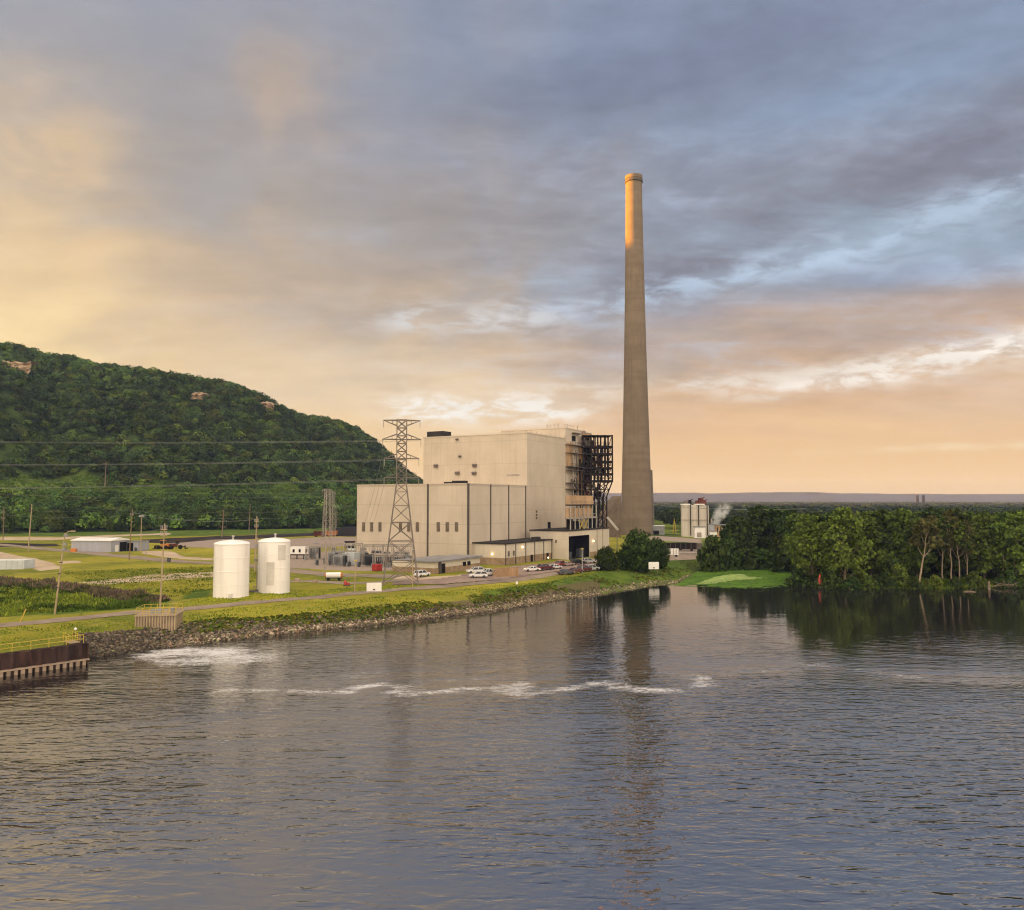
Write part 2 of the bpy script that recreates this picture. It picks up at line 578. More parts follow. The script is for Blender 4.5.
def ground_mat():
    m, nt, b = newmat('ground')
    o = nt.obj()
    big = nt.noise(o, .028, 5, .6, .6); med = nt.noise(o, .16, 6, .65, .3); fine = nt.noise(o, 1.6, 5, .7)
    yel = nt.mix(nt.ss(med, .32, .66), (.225, .205, .021), (.37, .335, .042))
    grn = nt.mix(nt.ss(fine, .3, .7), (.09, .115, .016), (.185, .195, .028))
    grass = nt.mix(nt.ss(nt.m('MULTIPLY_ADD', med, .5, nt.m('MULTIPLY', big, .6)), .45, .66), yel, grn)
    straw = nt.ss(nt.noise(nt.mapping(o, scale=(.04, .12, 1)), 1, 5, .7, .5), .57, .72)
    grass = nt.mix(nt.m('MULTIPLY', straw, .6), grass, (.36, .30, .10))
    lus = nt.mix(nt.ss(med, .3, .7), (.045, .085, .012), (.115, .165, .022))
    rough_edge = nt.m('MULTIPLY_ADD', med, .9, nt.m('MULTIPLY_ADD', fine, .5, -.7))

    def mask(name, lo=.35, hi=.65):
        return nt.ss(nt.m('ADD', nt.attr(name).outputs['Fac'], nt.m('MULTIPLY', rough_edge, .55)), lo, hi)
    c = nt.mix(mask('lush'), grass, lus)
    c = nt.mix(mask('meadow'), c, nt.mix(nt.ss(big, .4, .6), (.05, .075, .012), (.16, .2, .025)))
    c = nt.mix(mask('dirt'), c, nt.mix(nt.ss(med, .3, .7), (.38, .29, .20), (.52, .42, .30)))
    c = nt.mix(mask('gravel'), c, nt.mix(nt.ss(fine, .3, .7), (.24, .19, .155), (.36, .30, .25)))
    c = nt.mix(mask('coal'), c, nt.mix(nt.ss(med, .4, .7), (.02, .018, .016), (.075, .055, .045)))
    c = nt.mix(nt.m('MULTIPLY', mask('bank', .45, .6), .9), c, nt.mix(nt.ss(fine, .3, .7), (.07, .055, .03), (.15, .125, .06)))
    nt.put(b.inputs['Base Color'], c); b.inputs['Roughness'].default_value = .95
    b.inputs['Specular IOR Level'].default_value = .1
    nt.l.new(nt.bump(fine, .7, .25), b.inputs['Normal'])
    return m


bank_attr = np.where((GV[:, 0] / GV[:, 1] < slope(600)), bank_t, bank_t * .25)
me = np_mesh('ground', GV, faces, ground_mat(), True, attrs=dict(dirt=dirt, gravel=gravel, coal=coal, meadow=meadow * .9, lush=lush, bank=np.clip(bank_attr * 1.6, 0, 1)))
tag(link('ground', me), kind='structure')

# ------------------------------------------------------------------ water
FOAM = [  # (polyline in photo spots on the water, half width m, strength)
    ([(160, 655), (185, 652), (215, 652), (238, 657)], 3.6, .86), ([(170, 660), (200, 662), (235, 661), (255, 658)], 3.0, .78),
    ([(228, 690), (262, 690), (300, 692), (345, 692.5), (362, 688), (385, 684.5), (402, 686.5), (392, 692), (402, 695), (440, 692), (475, 689), (500, 687)], 1.0, .74),
    ([(500, 687), (520, 683), (516, 688), (505, 692), (525, 696), (555, 690), (580, 686), (602, 683), (622, 687), (650, 690), (690, 690), (700, 684), (706, 676)], 1.25, .69),
    ([(300, 680), (350, 676), (380, 672)], 1.2, .40), ([(590, 668), (640, 672), (700, 676), (800, 668)], 1.2, .36), ([(800, 663), (850, 668), (900, 676), (960, 680)], 1.4, .44),
    ([(240, 676), (290, 672), (340, 668)], 1.4, .35), ([(160, 666), (190, 668), (230, 668)], 1.6, .5), ([(420, 682), (460, 680), (505, 676)], 1.0, .4),
]
patches = []
WV, WF = [], []


def wgrid(xs, ys):
    b = len(WV)
    for y in ys:
        for x in xs: WV.append((x, y, 0))
    n = len(xs)
    for j in range(len(ys) - 1):
        for i in range(n - 1):
            k = b + j * n + i
            WF.append((k, k + 1, k + n + 1, k + n))


X0, X1, Y0, Y1 = -100, 110, 70, 290
wgrid(np.arange(X0, X1 + 1, 1.0), np.arange(Y0, Y1 + 1, 1.0))
wgrid([-1500, X0], [-600, Y0, Y1]); wgrid([X1, 3000], [-600, Y0, Y1]); wgrid([X0, X1], [-600, Y0])
WA = np.array(WV, np.float64)
foam = np.zeros(len(WA)); calm = np.zeros(len(WA))
for pl, hw, st in FOAM:
    pts = [P(x, y, 0).xy for x, y in pl]
    dm = np.full(len(WA), 1e9)
    for a, b_ in zip(pts[:-1], pts[1:]):
        dx, dy = b_.x - a.x, b_.y - a.y
        t = np.clip(((WA[:, 0] - a.x) * dx + (WA[:, 1] - a.y) * dy) / (dx * dx + dy * dy), 0, 1)
        dm = np.minimum(dm, np.hypot(WA[:, 0] - a.x - t * dx, WA[:, 1] - a.y - t * dy))
    dm = dm + np.array([0 if d_ > 12 else fbm(x_ * .22, y_ * .3, 71, 4) * 1.5 for x_, y_, d_ in zip(WA[:, 0], WA[:, 1], dm)])
    dm = np.maximum(dm, 0)
    foam = np.maximum(foam, st * np.exp(-(dm / (hw * 1.6)) ** 2))


def water_mat():
    m, nt, b = newmat('river_water')
    o = nt.obj()
    wob = nt.noise(o, .02, 3, .5)
    n0 = nt.noise(nt.mapping(o, scale=(.05, .22, 1), rot=(0, 0, .10)), 1.0, 2, .5, .4)
    n1 = nt.noise(nt.mapping(o, scale=(.34, 1.0, 1), rot=(0, 0, -.07)), 1.0, 2, .5, .6)
    n3 = nt.noise(nt.mapping(o, scale=(.62, 1.55, 1), rot=(0, 0, .22), loc=(7, 3, 0)), 1.0, 2, .5, .5)
    n2 = nt.noise(nt.mapping(o, scale=(1.4, 2.9, 1), rot=(0, 0, .05)), 1.0, 3, .55, .3)
    # wind: smooth and ruffled stretches
    gust = nt.ss(nt.noise(nt.mapping(o, scale=(.010, .022, 1), rot=(0, 0, .3)), 1.0, 4, .6, .5), .36, .62)
    sep = nt.node('ShaderNodeSeparateXYZ'); nt.l.new(o, sep.inputs[0])
    near = nt.ss(sep.outputs[1], 165, 48)
    amp = nt.m('MULTIPLY', nt.m('MULTIPLY_ADD', gust, .95, .3), nt.m('MULTIPLY_ADD', near, .92, .085))
    h = nt.m('ADD', nt.m('MULTIPLY', n0, .6), nt.m('ADD', nt.m('MULTIPLY_ADD', n1, .85, nt.m('MULTIPLY', n3, .42)), nt.m('MULTIPLY', n2, .10)))
    h = nt.m('MULTIPLY', h, amp)
    fa = nt.attr('foam').outputs['Fac']
    fn = nt.noise(nt.mapping(o, scale=(.8, 1.5, 1)), 1.3, 7, .8, 1.2); fn2 = nt.noise(nt.mapping(o, scale=(.25, .6, 1)), 1.0, 4, .7, 1.2)
    fm = nt.ss(nt.m('ADD', nt.m('MULTIPLY', fa, .72), nt.m('MULTIPLY_ADD', fn, 1.25, nt.m('MULTIPLY_ADD', fn2, 1.0, -.98))), .40, .95)
    fm = nt.m('MULTIPLY', fm, nt.ss(fa, .03, .3))
    nt.put(b.inputs['Base Color'], nt.mix(nt.m('MULTIPLY', fm, .9), (.012, .012, .012), (.80, .78, .74)))
    nt.put(b.inputs['Roughness'], nt.m('MULTIPLY_ADD', fm, .6, .03))
    b.inputs['IOR'].default_value = 4.9
    nt.l.new(nt.bump(h, 1.0, .235), b.inputs['Normal'])
    return m


me = np_mesh('water', WA, np.array(WF), water_mat(), True, attrs=dict(foam=foam))
tag(link('water', me), kind='structure')


# ------------------------------------------------------------------ roads and yards
def ribbon(name, px, width, m, z=.05, steps=6, wend=None):
    pts = [P(*p) for p in px]
    line = []
    for i in range(len(pts) - 1):
        for k in range(steps):
            p0 = pts[max(i - 1, 0)]; p1 = pts[i]; p2 = pts[i + 1]; p3 = pts[min(i + 2, len(pts) - 1)]
            t = k / steps
            line.append(.5 * ((2 * p1) + (p2 - p0) * t + (2 * p0 - 5 * p1 + 4 * p2 - p3) * t * t + (3 * p1 - p0 - 3 * p2 + p3) * t ** 3))
    line.append(pts[-1])
    mb = MB(); vs = []
    n = 6
    for i, p in enumerate(line):
        d = (line[min(i + 1, len(line) - 1)] - line[max(i - 1, 0)]).normalized()
        s = Vector((-d.y, d.x, 0))
        for k in range(n):
            q = p + s * width * (k / (n - 1) - .5) * (1 + (.12 * fbm(p.x * .3 + k, p.y * .3, 5, 2) if k in (0, n - 1) else 0))
            vs.append((q.x, q.y, gh(q.x, q.y) + z + (.06 if 0 < k < n - 1 else 0)))
    fs = [(i * n + k, i * n + k + 1, (i + 1) * n + k + 1, (i + 1) * n + k) for i in range(len(line) - 1) for k in range(n - 1)]
    mb.add(vs, fs)
    o = mb.build(name, m, smooth=True)
    return tag(o, kind='structure')


ROAD1 = [(-120, 637), (-60, 630.5), (0, 625), (60, 619.5), (133, 613.5), (178, 610), (225, 606), (270, 601.5), (315, 597.5), (360, 593), (400, 589.5), (450, 586), (500, 581), (540, 576),
         (575, 571.5), (620, 566.5), (660, 560), (690, 556)]
ribbon('riverside_road', ROAD1, 5.2, M['asphalt'], .06)
ROAD2 = [(-80, 541), (0, 544.5), (72, 551.5), (130, 557), (180, 561.5), (225, 564), (255, 566), (290, 570), (330, 574), (375, 576), (400, 577)]
ribbon('yard_road', ROAD2, 7.5, M['asphalt'], .06)
ribbon('service_track', [(286, 582), (310, 581.5), (335, 582.5), (360, 583.5), (385, 582), (405, 579)], 4.2, mat('track_gravel', (.29, .235, .19), .95, .2, .4), .07)


def yard(name, px, m, z, step=1.5):
    poly = [tuple(P(*p).xy) for p in px]
    xs = np.array([p[0] for p in poly]); ys = np.array([p[1] for p in poly])
    gx = np.arange(xs.min() - 2, xs.max() + 2, step); gy = np.arange(ys.min() - 2, ys.max() + 2, step)
    XX, YY = np.meshgrid(gx, gy); n = len(gx)
    ins = inpoly(XX.ravel(), YY.ravel(), poly)
    vs = [(x, y, gh(x, y) + z) for x, y in zip(XX.ravel(), YY.ravel())]
    fs = []
    for j in range(len(gy) - 1):
        for i in range(n - 1):
            k = j * n + i
            if ins[k] and ins[k + 1] and ins[k + n] and ins[k + n + 1]: fs.append((k, k + 1, k + n + 1, k + n))
    used = sorted({i for f in fs for i in f}); mp = {u: i for i, u in enumerate(used)}
    mb = MB(); mb.add([vs[u] for u in used], [tuple(mp[i] for i in f) for f in fs])
    return tag(mb.build(name, m, smooth=True), kind='structure')


yard('parking_yard', [(386, 586), (400, 580.5), (437, 579), (470, 573), (495, 568), (508, 566.5), (560, 562), (600, 558), (632, 561), (620, 565), (578, 570), (545, 574.5), (502, 580), (450, 585)],
     mat('yard_asphalt', (.26, .195, .16), .9, .2, .2, bump=.2, dirt=(.36, .28, .22)), .16)

# ------------------------------------------------------------------ bluff (hill) and its forest
TOE = [(-680, -400, 3), (-640, -120, 3), (-600, 60, 3), (-520, 260, 3), (-420, 400, 3), (-307, 485, 3), (-235, 530, 3), (-180, 560, 3), (-127, 600, 3), (-70, 700, 3), (0, 850, 3)]
RID = [(-900, -400, 185), (-860, -120, 190), (-820, 60, 195), (-760, 260, 200), (-700, 480, 196), (-544, 850, 173), (-440, 868, 156), (-343, 880, 147), (-252, 950, 114), (-160, 1050, 70), (-50, 1220, 12)]
NU, NS = 330, 70


def interp_curve(c, t):
    k = t * (len(c) - 1); i = min(int(k), len(c) - 2); f = k - i
    p0, p1, p2, p3 = [Vector(c[min(max(j, 0), len(c) - 1)]) for j in (i - 1, i, i + 1, i + 2)]
    return .5 * ((2 * p1) + (p2 - p0) * f + (2 * p0 - 5 * p1 + 4 * p2 - p3) * f * f + (3 * p1 - p0 - 3 * p2 + p3) * f ** 3)


def ridge_z_fix(p):
    """height of the ground on the crest so the tree tops follow the photographed skyline"""
    a = p.x / p.y if p.y > 50 else -9
    pts = [(0, 346), (15, 348), (35, 353), (60, 357), (90, 363), (120, 368), (150, 374), (200, 380), (230, 386), (255, 397), (280, 410), (300, 417), (330, 423), (355, 430), (375, 445), (390, 461), (405, 473), (420, 483), (445, 499)]
    sa = [slope(q[0]) for q in pts]
    if a < sa[0] - .15: return None
    y = np.interp(a, sa, [q[1] for q in pts])
    return CAMZ + (HZ - y) / F * p.y * 1.004


PROF = [(0, 0), (.12, .03), (.26, .115), (.30, .165), (.345, .185), (.42, .27), (.6, .53), (.8, .80), (.92, .95), (1, 1), (1.12, .99), (1.5, .55), (2.0, .1)]
HV = []; HB = []
SS = np.linspace(0, 2.0, NS)
for i in range(NU):
    t = i / (NU - 1)
    a, b_ = interp_curve(TOE, t), interp_curve(RID, t)
    z = ridge_z_fix(b_)
    if z is not None:
        w = 1.0
        b_.z = max(z, 5)
    for s in SS:
        p = a.lerp(b_, s)
        zz = float(np.interp(s, [q[0] for q in PROF], [q[1] for q in PROF]))
        n = fbm(p.x * .008, p.y * .008, 3, 5) * 9 * min(1, s * 2) * (1 if abs(s - 1) > .2 else .35)
        n += 11 * math.sin(t * 70 + 2 * math.sin(t * 23)) * math.exp(-((s - .62) / .22) ** 2)     # ravines
        HB.append(min(1, max(0, (s - .255) / .03)) * min(1, max(0, (.40 - s) / .04)))
        HV.append((p.x, p.y, a.z - 1.2 + (b_.z - a.z) * zz + n * min(1, b_.z / 60)))
HV = np.array(HV)
hi = np.arange(NU * NS).reshape(NU, NS)
hf = np.stack([hi[:-1, :-1], hi[1:, :-1], hi[1:, 1:], hi[:-1, 1:]], -1).reshape(-1, 4)[:, ::-1]


def hill_mat():
    m, nt, b = newmat('hillside')
    o = nt.obj()
    n = nt.noise(o, .08, 6, .7)
    nt.put(b.inputs['Base Color'], nt.mix(nt.attr('bench').outputs['Fac'], nt.mix(nt.ss(n, .35, .65), (.018, .034, .008), (.05, .075, .014)), nt.mix(nt.ss(n, .35, .65), (.075, .125, .02), (.13, .18, .032))))
    b.inputs['Roughness'].default_value = .95; b.inputs['Specular IOR Level'].default_value = .1
    return m


tag(link('hill', np_mesh('hill', HV, hf, hill_mat(), True, attrs=dict(bench=HB))), kind='structure')


def hill_at(t, s):
    i = t * (NU - 1); k = s / 2.0 * (NS - 1)
    i0, k0 = min(int(i), NU - 2), min(int(k), NS - 2); fi, fk = i - i0, k - k0
    g = lambda q, w: HV[q * NS + w]
    return (g(i0, k0) * (1 - fi) + g(i0 + 1, k0) * fi) * (1 - fk) + (g(i0, k0 + 1) * (1 - fi) + g(i0 + 1, k0 + 1) * fi) * fk


def leaf_quads(cen, nrm, size):
    """one bent diamond of foliage per centre; arrays (n,3),(n,3),(n,)"""
    n = len(cen)
    r = NR.normal(size=(n, 3)); t = np.cross(nrm, r); t /= np.linalg.norm(t, axis=1)[:, None] + 1e-9
    b_ = np.cross(nrm, t)
    s = size[:, None]
    sh = (NR.random((n, 1)) * .5 + .6)
    v = np.stack([cen - t * s, cen - b_ * s * sh + nrm * s * .15, cen + t * s, cen + b_ * s * sh - nrm * s * .1], 1).reshape(-1, 3)
    f = np.arange(n * 4).reshape(n, 4)
    return v, f


def crowns(base, height, radius, nleaf, leafsize, col, flat=.55):
    """many simple far crowns in one mesh: base (n,3)"""
    n = len(base)
    k = nleaf
    d = NR.normal(size=(n, k, 3)); d /= np.linalg.norm(d, axis=2)[:, :, None]
    d[:, :, 2] = np.abs(d[:, :, 2]) * 1.15 - .35
    # lumpy crown: four lobes per tree
    lob = NR.normal(size=(n, 5, 3)); lob[:, :, 2] = np.abs(lob[:, :, 2]) * .6; lob /= np.linalg.norm(lob, axis=2)[:, :, None]
    dots = np.einsum('nkj,nlj->nkl', d, lob).max(axis=2)
    rr = (.55 + .5 * np.clip(dots, 0, 1) ** 2) * (.78 + .3 * NR.random((n, k)))
    off = d * rr[:, :, None] * np.stack([radius, radius, height * flat], -1)[:, None, :]
    cen = base[:, None, :] + off; cen[:, :, 2] += (height * (1 - flat * .95))[:, None]
    nr = d * 1.1 + NR.normal(size=d.shape) * .3 + np.array([0, 0, .25]); nr /= np.linalg.norm(nr, axis=2)[:, :, None]
    sz = np.repeat(leafsize[:, None], k, 1) * (.7 + .6 * NR.random((n, k)))
    v, f = leaf_quads(cen.reshape(-1, 3), nr.reshape(-1, 3), sz.ravel())
    c = np.repeat(col[:, None, :], k, 1).reshape(-1, 3)
    c = c * (.85 + .3 * NR.random((len(c), 1)))
    c4 = np.concatenate([c, np.ones((len(c), 1))], 1)
    return v, f, np.repeat(c4, 4, 0)


def tint_list(n):
    """per-tree tone: mostly dark green, some lighter yellow-green"""
    t = np.ones((n, 3)) * (.42 + 1.05 * NR.random((n, 1)) ** 1.3)
    y = NR.random(n)
    t[y > .72] *= np.array([1.5, 1.35, .95]); t[y > .92] *= np.array([1.4, 1.2, .9])
    t[y < .14] *= np.array([1.25, .85, .75])
    return t


bases, hs = [], []
for i in range(15000):
    t = R.uniform(.02, .985); s = R.uniform(0.02, 1.35)
    p = hill_at(t, s)
    a = p[0] / p[1] if p[1] > 60 else -9
    if a < -.78 and R.random() < .55: continue
    if p[1] < 100 and R.random() < .6: continue
    if .27 < s < .375 + .02 * math.sin(t * 60) and R.random() < .93: continue
    if s > 1.1 and R.random() < .5: continue
    bases.append(p); hs.append(R.choice([6, 8, 9, 10, 11, 12, 14]) * R.uniform(.9, 1.1) * (1.15 if s < .28 else 1) * (.8 if s > .93 else 1))
bases = np.array(bases); hs = np.array(hs)
bases[:, 2] -= 1.5
rad = hs * (.40 + .16 * NR.random(len(hs))) + .8
tint = tint_list(len(hs))
ph = np.array([fbm(x * .011, y * .016, 9, 4) for x, y, z in bases])
tint *= (1.45 + .75 * ph)[:, None]
lowbelt = bases[:, 2] < 34
tint[lowbelt] *= np.array([1.15, 1.25, 1.05])
v, f, c = crowns(bases, hs, rad, 96, np.full(len(hs), .95), tint)
tag(link('hillside_forest', np_mesh('hillside_forest', v, f, M['forest'], False, cols=c)), 'dense dark green forest covering the whole bluff', 'forest', kind='stuff')

# shrubs and tall grass on the bench
bs = []
for i in range(4200):
    t = R.uniform(.2, .98); s = R.uniform(.265, .385); bs.append(hill_at(t, s))
bs = np.array(bs); h_ = 1.2 + 2.0 * NR.random(len(bs))
v, f, c = crowns(bs, h_, h_ * .8, 16, np.full(len(bs), .6), np.ones((len(bs), 3)) * np.array([4.0, 3.9, 2.0]) * (.8 + .5 * NR.random((len(bs), 1))))
tag(link('hillside_scrub', np_mesh('hillside_scrub', v, f, M['forest'], False, cols=c)), 'light green scrub on the grassy bench across the bluff', 'scrub', kind='stuff')


# rock faces near the crest
def cliff(px0, px1, y0, y1, label, t_depth):
    w = (px1 - px0) / F * t_depth; h = (y1 - y0) / F * t_depth
    base = PD((px0 + px1) / 2, y1, t_depth) + Vector((0, -3, 0))
    n, k = 26, 12
    vs, fs = [], []
    for j in range(k + 1):
        for i in range(n + 1):
            u = i / n; vv = j / k
            led = .55 * math.sin(vv * 19 + 2 * u)
            out = fbm(u * 9 + px0, vv * 6, 4, 5) * 4.2 + led
            top = h * (.72 + .38 * fbm(u * 3 + px0, 1.7, 6, 3)) if True else h
            vs.append(((u - .5) * w, -out - 3.2 * math.sin(math.pi * min(1, max(0, u))) + 3 * vv, vv * top))
    for j in range(k):
        for i in range(n):
            q = j * (n + 1) + i
            fs.append((q, q + 1, q + n + 2, q + n + 1))
    b0 = len(vs)
    vs += [(x, 14, z) for (x, y, z) in vs[k * (n + 1):]] + [(x, 14, -4) for (x, y, z) in vs[:n + 1]]
    for i in range(n):
        fs.append((k * (n + 1) + i, k * (n + 1) + i + 1, b0 + i + 1, b0 + i))
    mb = MB(); mb.add(vs, fs)
    o = mb.build('rock_cliff', M['rock'], loc=base)
    o.rotation_euler = (0, 0, math.radians(-12))
    tag(o, label, 'cliff')


cliff(-40, 36, 357, 380, 'large tan sandstone cliff at the top of the bluff, leftmost of the rock faces', 776)
cliff(192, 204, 390, 400, 'small round sandstone outcrop low among the trees in the middle of the bluff', 785)
cliff(252, 275, 401, 412, 'broad pale sandstone outcrop under the crest where the bluff starts to fall', 862)

# ------------------------------------------------------------------ trees (individuals)
def tree_mesh(kind, h, w, seed, nleaf=4200, leaf=.5, base=.18, lean=0.0, trunk_r=.28, lobes=16, split=0):
    """trunk with limbs (MB) and leaf arrays"""
    rr = random.Random(seed); rg = np.random.default_rng(seed)
    mb = MB()
    tips = []
    pts = [Vector((0, 0, -.4))]
    for i in range(1, 8):
        z = h * .8 * i / 7
        pts.append(Vector((lean * z + rr.uniform(-.25, .25) * w * .06 * i / 3, rr.uniform(-.2, .2), z)))
    rads = [trunk_r * (1.25 if i == 0 else 1) * (1 - .82 * i / 7) for i in range(8)]
    mb.tube(pts, rads, 8)
    if split:
        q = [Vector((.1, .3, -.4))] + [Vector((split * z + rr.uniform(-.15, .15), .4, z)) for z in (h * .2, h * .4, h * .6, h * .75)]
        mb.tube(q, [trunk_r * .9, trunk_r * .7, trunk_r * .55, trunk_r * .4, trunk_r * .15], 8)
    cen, lr = [], []
    for i in range(lobes):
        fz = base + (1 - base) * ((i + .5) / lobes) * .93 + rr.uniform(-.04, .04)
        env = math.sin(math.pi * min(1, (fz - base) / (1 - base) * .78 + .2)) ** .7
        ang = i * 2.4 + rr.uniform(-.5, .5)
        r0 = w * .5 * env * rr.uniform(.35, .78)
        p = Vector((lean * fz * h + r0 * math.cos(ang), r0 * math.sin(ang), fz * h))
        cen.append(p); lr.append(w * .5 * rr.uniform(.30, .48) * (.75 + .3 * env))
        k = max(0.08, fz - .2)
        a = Vector((lean * k * h, 0, k * h))
        mid = (a + p) / 2 + Vector((0, 0, -.03 * h))
        mb.tube([a, mid, p], [trunk_r * .33, trunk_r * .22, .03], 5)
    cen.append(Vector((lean * h * .95, 0, h * .93))); lr.append(w * .2)
    cen = np.array([tuple(c) for c in cen]); lr = np.array(lr)
    wgt = lr ** 2 / (lr ** 2).sum()
    which = rg.choice(len(lr), nleaf, p=wgt)
    d = rg.normal(size=(nleaf, 3)); d /= np.linalg.norm(d, axis=1)[:, None]
    # twig clumps inside each lobe
    cl = rg.normal(size=(len(lr), 9, 3)); cl /= np.linalg.norm(cl, axis=2)[:, :, None]
    ck = rg.integers(0, 9, nleaf)
    clump = cl[which, ck]
    use = rg.random(nleaf) < .72
    pos = cen[which] + np.where(use[:, None], clump * lr[which][:, None] * .82 + d * lr[which][:, None] * .36 * rg.random((nleaf, 1)) ** .5,
                                d * lr[which][:, None] * rg.random((nleaf, 1)) ** .4)
    pos[:, 2] = cen[which][:, 2] + (pos[:, 2] - cen[which][:, 2]) * .85
    cc = np.array([lean * h * .5, 0, h * .5])
    out = pos - cc; out /= np.linalg.norm(out, axis=1)[:, None] + 1e-6
    nr = out * .5 + rg.normal(size=out.shape) * .6 + np.array([0, 0, .35]); nr /= np.linalg.norm(nr, axis=1)[:, None]
    v, f = leaf_quads(pos, nr, leaf * (.6 + .7 * rg.random(nleaf)))
    tone = (.72 + .55 * rg.random((len(lr), 9)))[which, ck] * (.85 + .3 * rg.random(nleaf))
    c = np.repeat(np.stack([tone, tone, tone * .95, np.ones(nleaf)], 1), 4, 0)
    return mb, v, f, c


class Tree:
    def __init__(s, name, leafm, barkm, h, **kw):
        s.h = h; s.name = name
        mb, v, f, c = tree_mesh(name, h, **kw)
        s.crown = np_mesh('crown', v, f, leafm, False, cols=c)
        o = mb.build('trunk', barkm, smooth=True); s.trunk = o.data
        bpy.data.objects.remove(o)

    def put(s, p, height, label, group=None, wide=1.0, rz=None, cat='tree', name=None):
        t = thing(name or s.name, label, cat, p, R.uniform(0, 6.28) if rz is None else rz, group)
        k = height / s.h
        t.scale = (k * wide, k * wide, k)
        a = link('trunk', s.trunk, t); b_ = link('crown', s.crown, t)
        return t


TD = [Tree('dark_tree', M['leaf_dark'], M['bark'], 17, w=13.5, seed=s, nleaf=5600, leaf=.46, base=.08, lobes=22) for s in (1, 2)]
TM = [Tree('broadleaf_tree', M['leaf'], M['bark'], 18, w=11.5, seed=s, nleaf=4800, leaf=.46, base=.16, lobes=18, trunk_r=.3) for s in (3, 4, 5)]
TL = [Tree('light_tree', M['leaf_light'], M['barkpale'], 19, w=14.5, seed=s, nleaf=5200, leaf=.44, base=.22, lobes=20, trunk_r=.27, split=sp) for s, sp in ((6, .12), (7, 0))]
TP = [Tree('pale_trunk_tree', M['leaf'], M['barkpale'], 18, w=8.5, seed=s, nleaf=1700, leaf=.40, base=.52, lobes=10, trunk_r=.21, lean=ln) for s, ln in ((8, .0), (9, .03))]
TLEAN = Tree('leaning_tree', M['leaf_dry'], M['barkpale'], 16, w=7, seed=10, nleaf=1300, leaf=.40, base=.55, lobes=9, trunk_r=.25, lean=.2)
TDEAD = Tree('bare_tree', M['leaf_dry'], M['barkpale'], 19, w=7, seed=12, nleaf=700, leaf=.34, base=.5, lobes=12, trunk_r=.2)
TS = [Tree('shrub', M['leaf_light'], M['bark'], 4, w=5, seed=s, nleaf=1300, leaf=.27, base=.05, lobes=9, trunk_r=.07) for s in (13, 14)]
TDS = Tree('shrub', M['leaf_dark'], M['bark'], 4, w=6, seed=16, nleaf=1500, leaf=.3, base=.03, lobes=10, trunk_r=.07)
TSD = Tree('shrub', M['leaf_dark'], M['bark'], 4, w=5.2, seed=15, nleaf=1500, leaf=.28, base=.04, lobes=10, trunk_r=.07)


def hpx(p, ytop):
    """height that reaches photo line ytop when standing at p"""
    return PD(512, ytop, p.y).z - p.z


def gtree(T, px, yb, yt, label, group=None, wide=1., z=1.0, **k):
    p = G(px, yb, z)
    return T.put(p, hpx(p, yt), label, group, wide, **k)


# beside the plant
TR = Tree('round_tree', M['leaf_dark'], M['bark'], 12, w=15.5, seed=17, nleaf=7500, leaf=.42, base=.10, lobes=30, trunk_r=.3)
gtree(TR, 638, 569, 534, 'large round dark green tree at the end of the plant, below the chimney', wide=.95, z=GZ)
gtree(TR, 607, 570.5, 549, 'small round dark tree beside the parking, right of the big door', wide=.95, z=GZ, rz=2.0)
gtree(TR, 657, 566, 541, 'dark tree filling the right flank of the large round tree', wide=.8, z=GZ, rz=4.0)
# dark grove left of the bay
gtree(TSD, 713, 568, 541, 'low round dark bush at the left corner of the green bay', wide=.62)
gtree(TSD, 730, 566.5, 543, 'ragged dark bush between the round bush and the dark grove', wide=.55)
for px_, yb_, yt_ in ((744, 566, 553), (758, 566, 552), (771, 566.2, 553), (785, 568, 552)):
    gtree(TDS, px_, yb_, yt_, 'dark bush at the foot of the dark grove on the far edge of the bay', 'bushes at the foot of the dark grove', 1.0, cat='shrub')
for i, (x, yb, yt, w) in enumerate([(740, 561.5, 518, 1.0), (757, 561, 508.5, .95), (776, 560.5, 511, 1.0), (793, 563, 512, .9), (731, 558.5, 524, 1.0), (767, 558, 509, 1.0), (786, 557.5, 510, 1.0)]):
    gtree(TD[i % 2], x, yb, yt, 'tall dense dark tree in the grove behind the green bay', 'dark grove behind the bay', w)
# front row on the right bank
gtree(TL[1], 812, 581, 519, 'broad light green tree at the right edge of the green bay, branches low over water', wide=1.0)
gtree(TL[0], 845, 583, 511, 'tall light green tree with two pale trunks on the right bank', wide=.95, rz=.2)
gtree(TM[0], 871, 581, 518, 'green tree next to the twin-trunk tree, on its right')
gtree(TM[1], 893, 581, 519, 'green tree behind the yellow-green shrub on the right bank')
gtree(TLEAN, 918, 584, 516, 'leaning tree with a bent pale trunk and dry brown crown', rz=0.0)
gtree(TP[0], 943, 581.5, 517, 'straight brown-trunked tree beside the leaning tree', rz=.5)
gtree(TDEAD, 951.5, 582, 511, 'tallest pale-trunked tree with a thin dry crown on the right bank', rz=.9)
gtree(TP[1], 960, 582, 519, 'slim pale-trunked tree right of the thin dry tree', rz=2.9)
gtree(TDEAD, 967.5, 582, 521, 'short bare pale tree standing close to the water', rz=2.2)
gtree(TM[2], 985, 580.5, 515, 'full green tree above the tangle of driftwood')
gtree(TP[0], 1004, 581.5, 514, 'pale-trunked tree near the right edge of the photo', rz=1.2)
gtree(TL[0], 1019, 582, 516, 'light green tree cut by the right edge of the photo', rz=2.0)
gtree(TL[1], 1052, 582, 513, 'light green tree just past the right edge', rz=3.0)
x = 800
k = 0
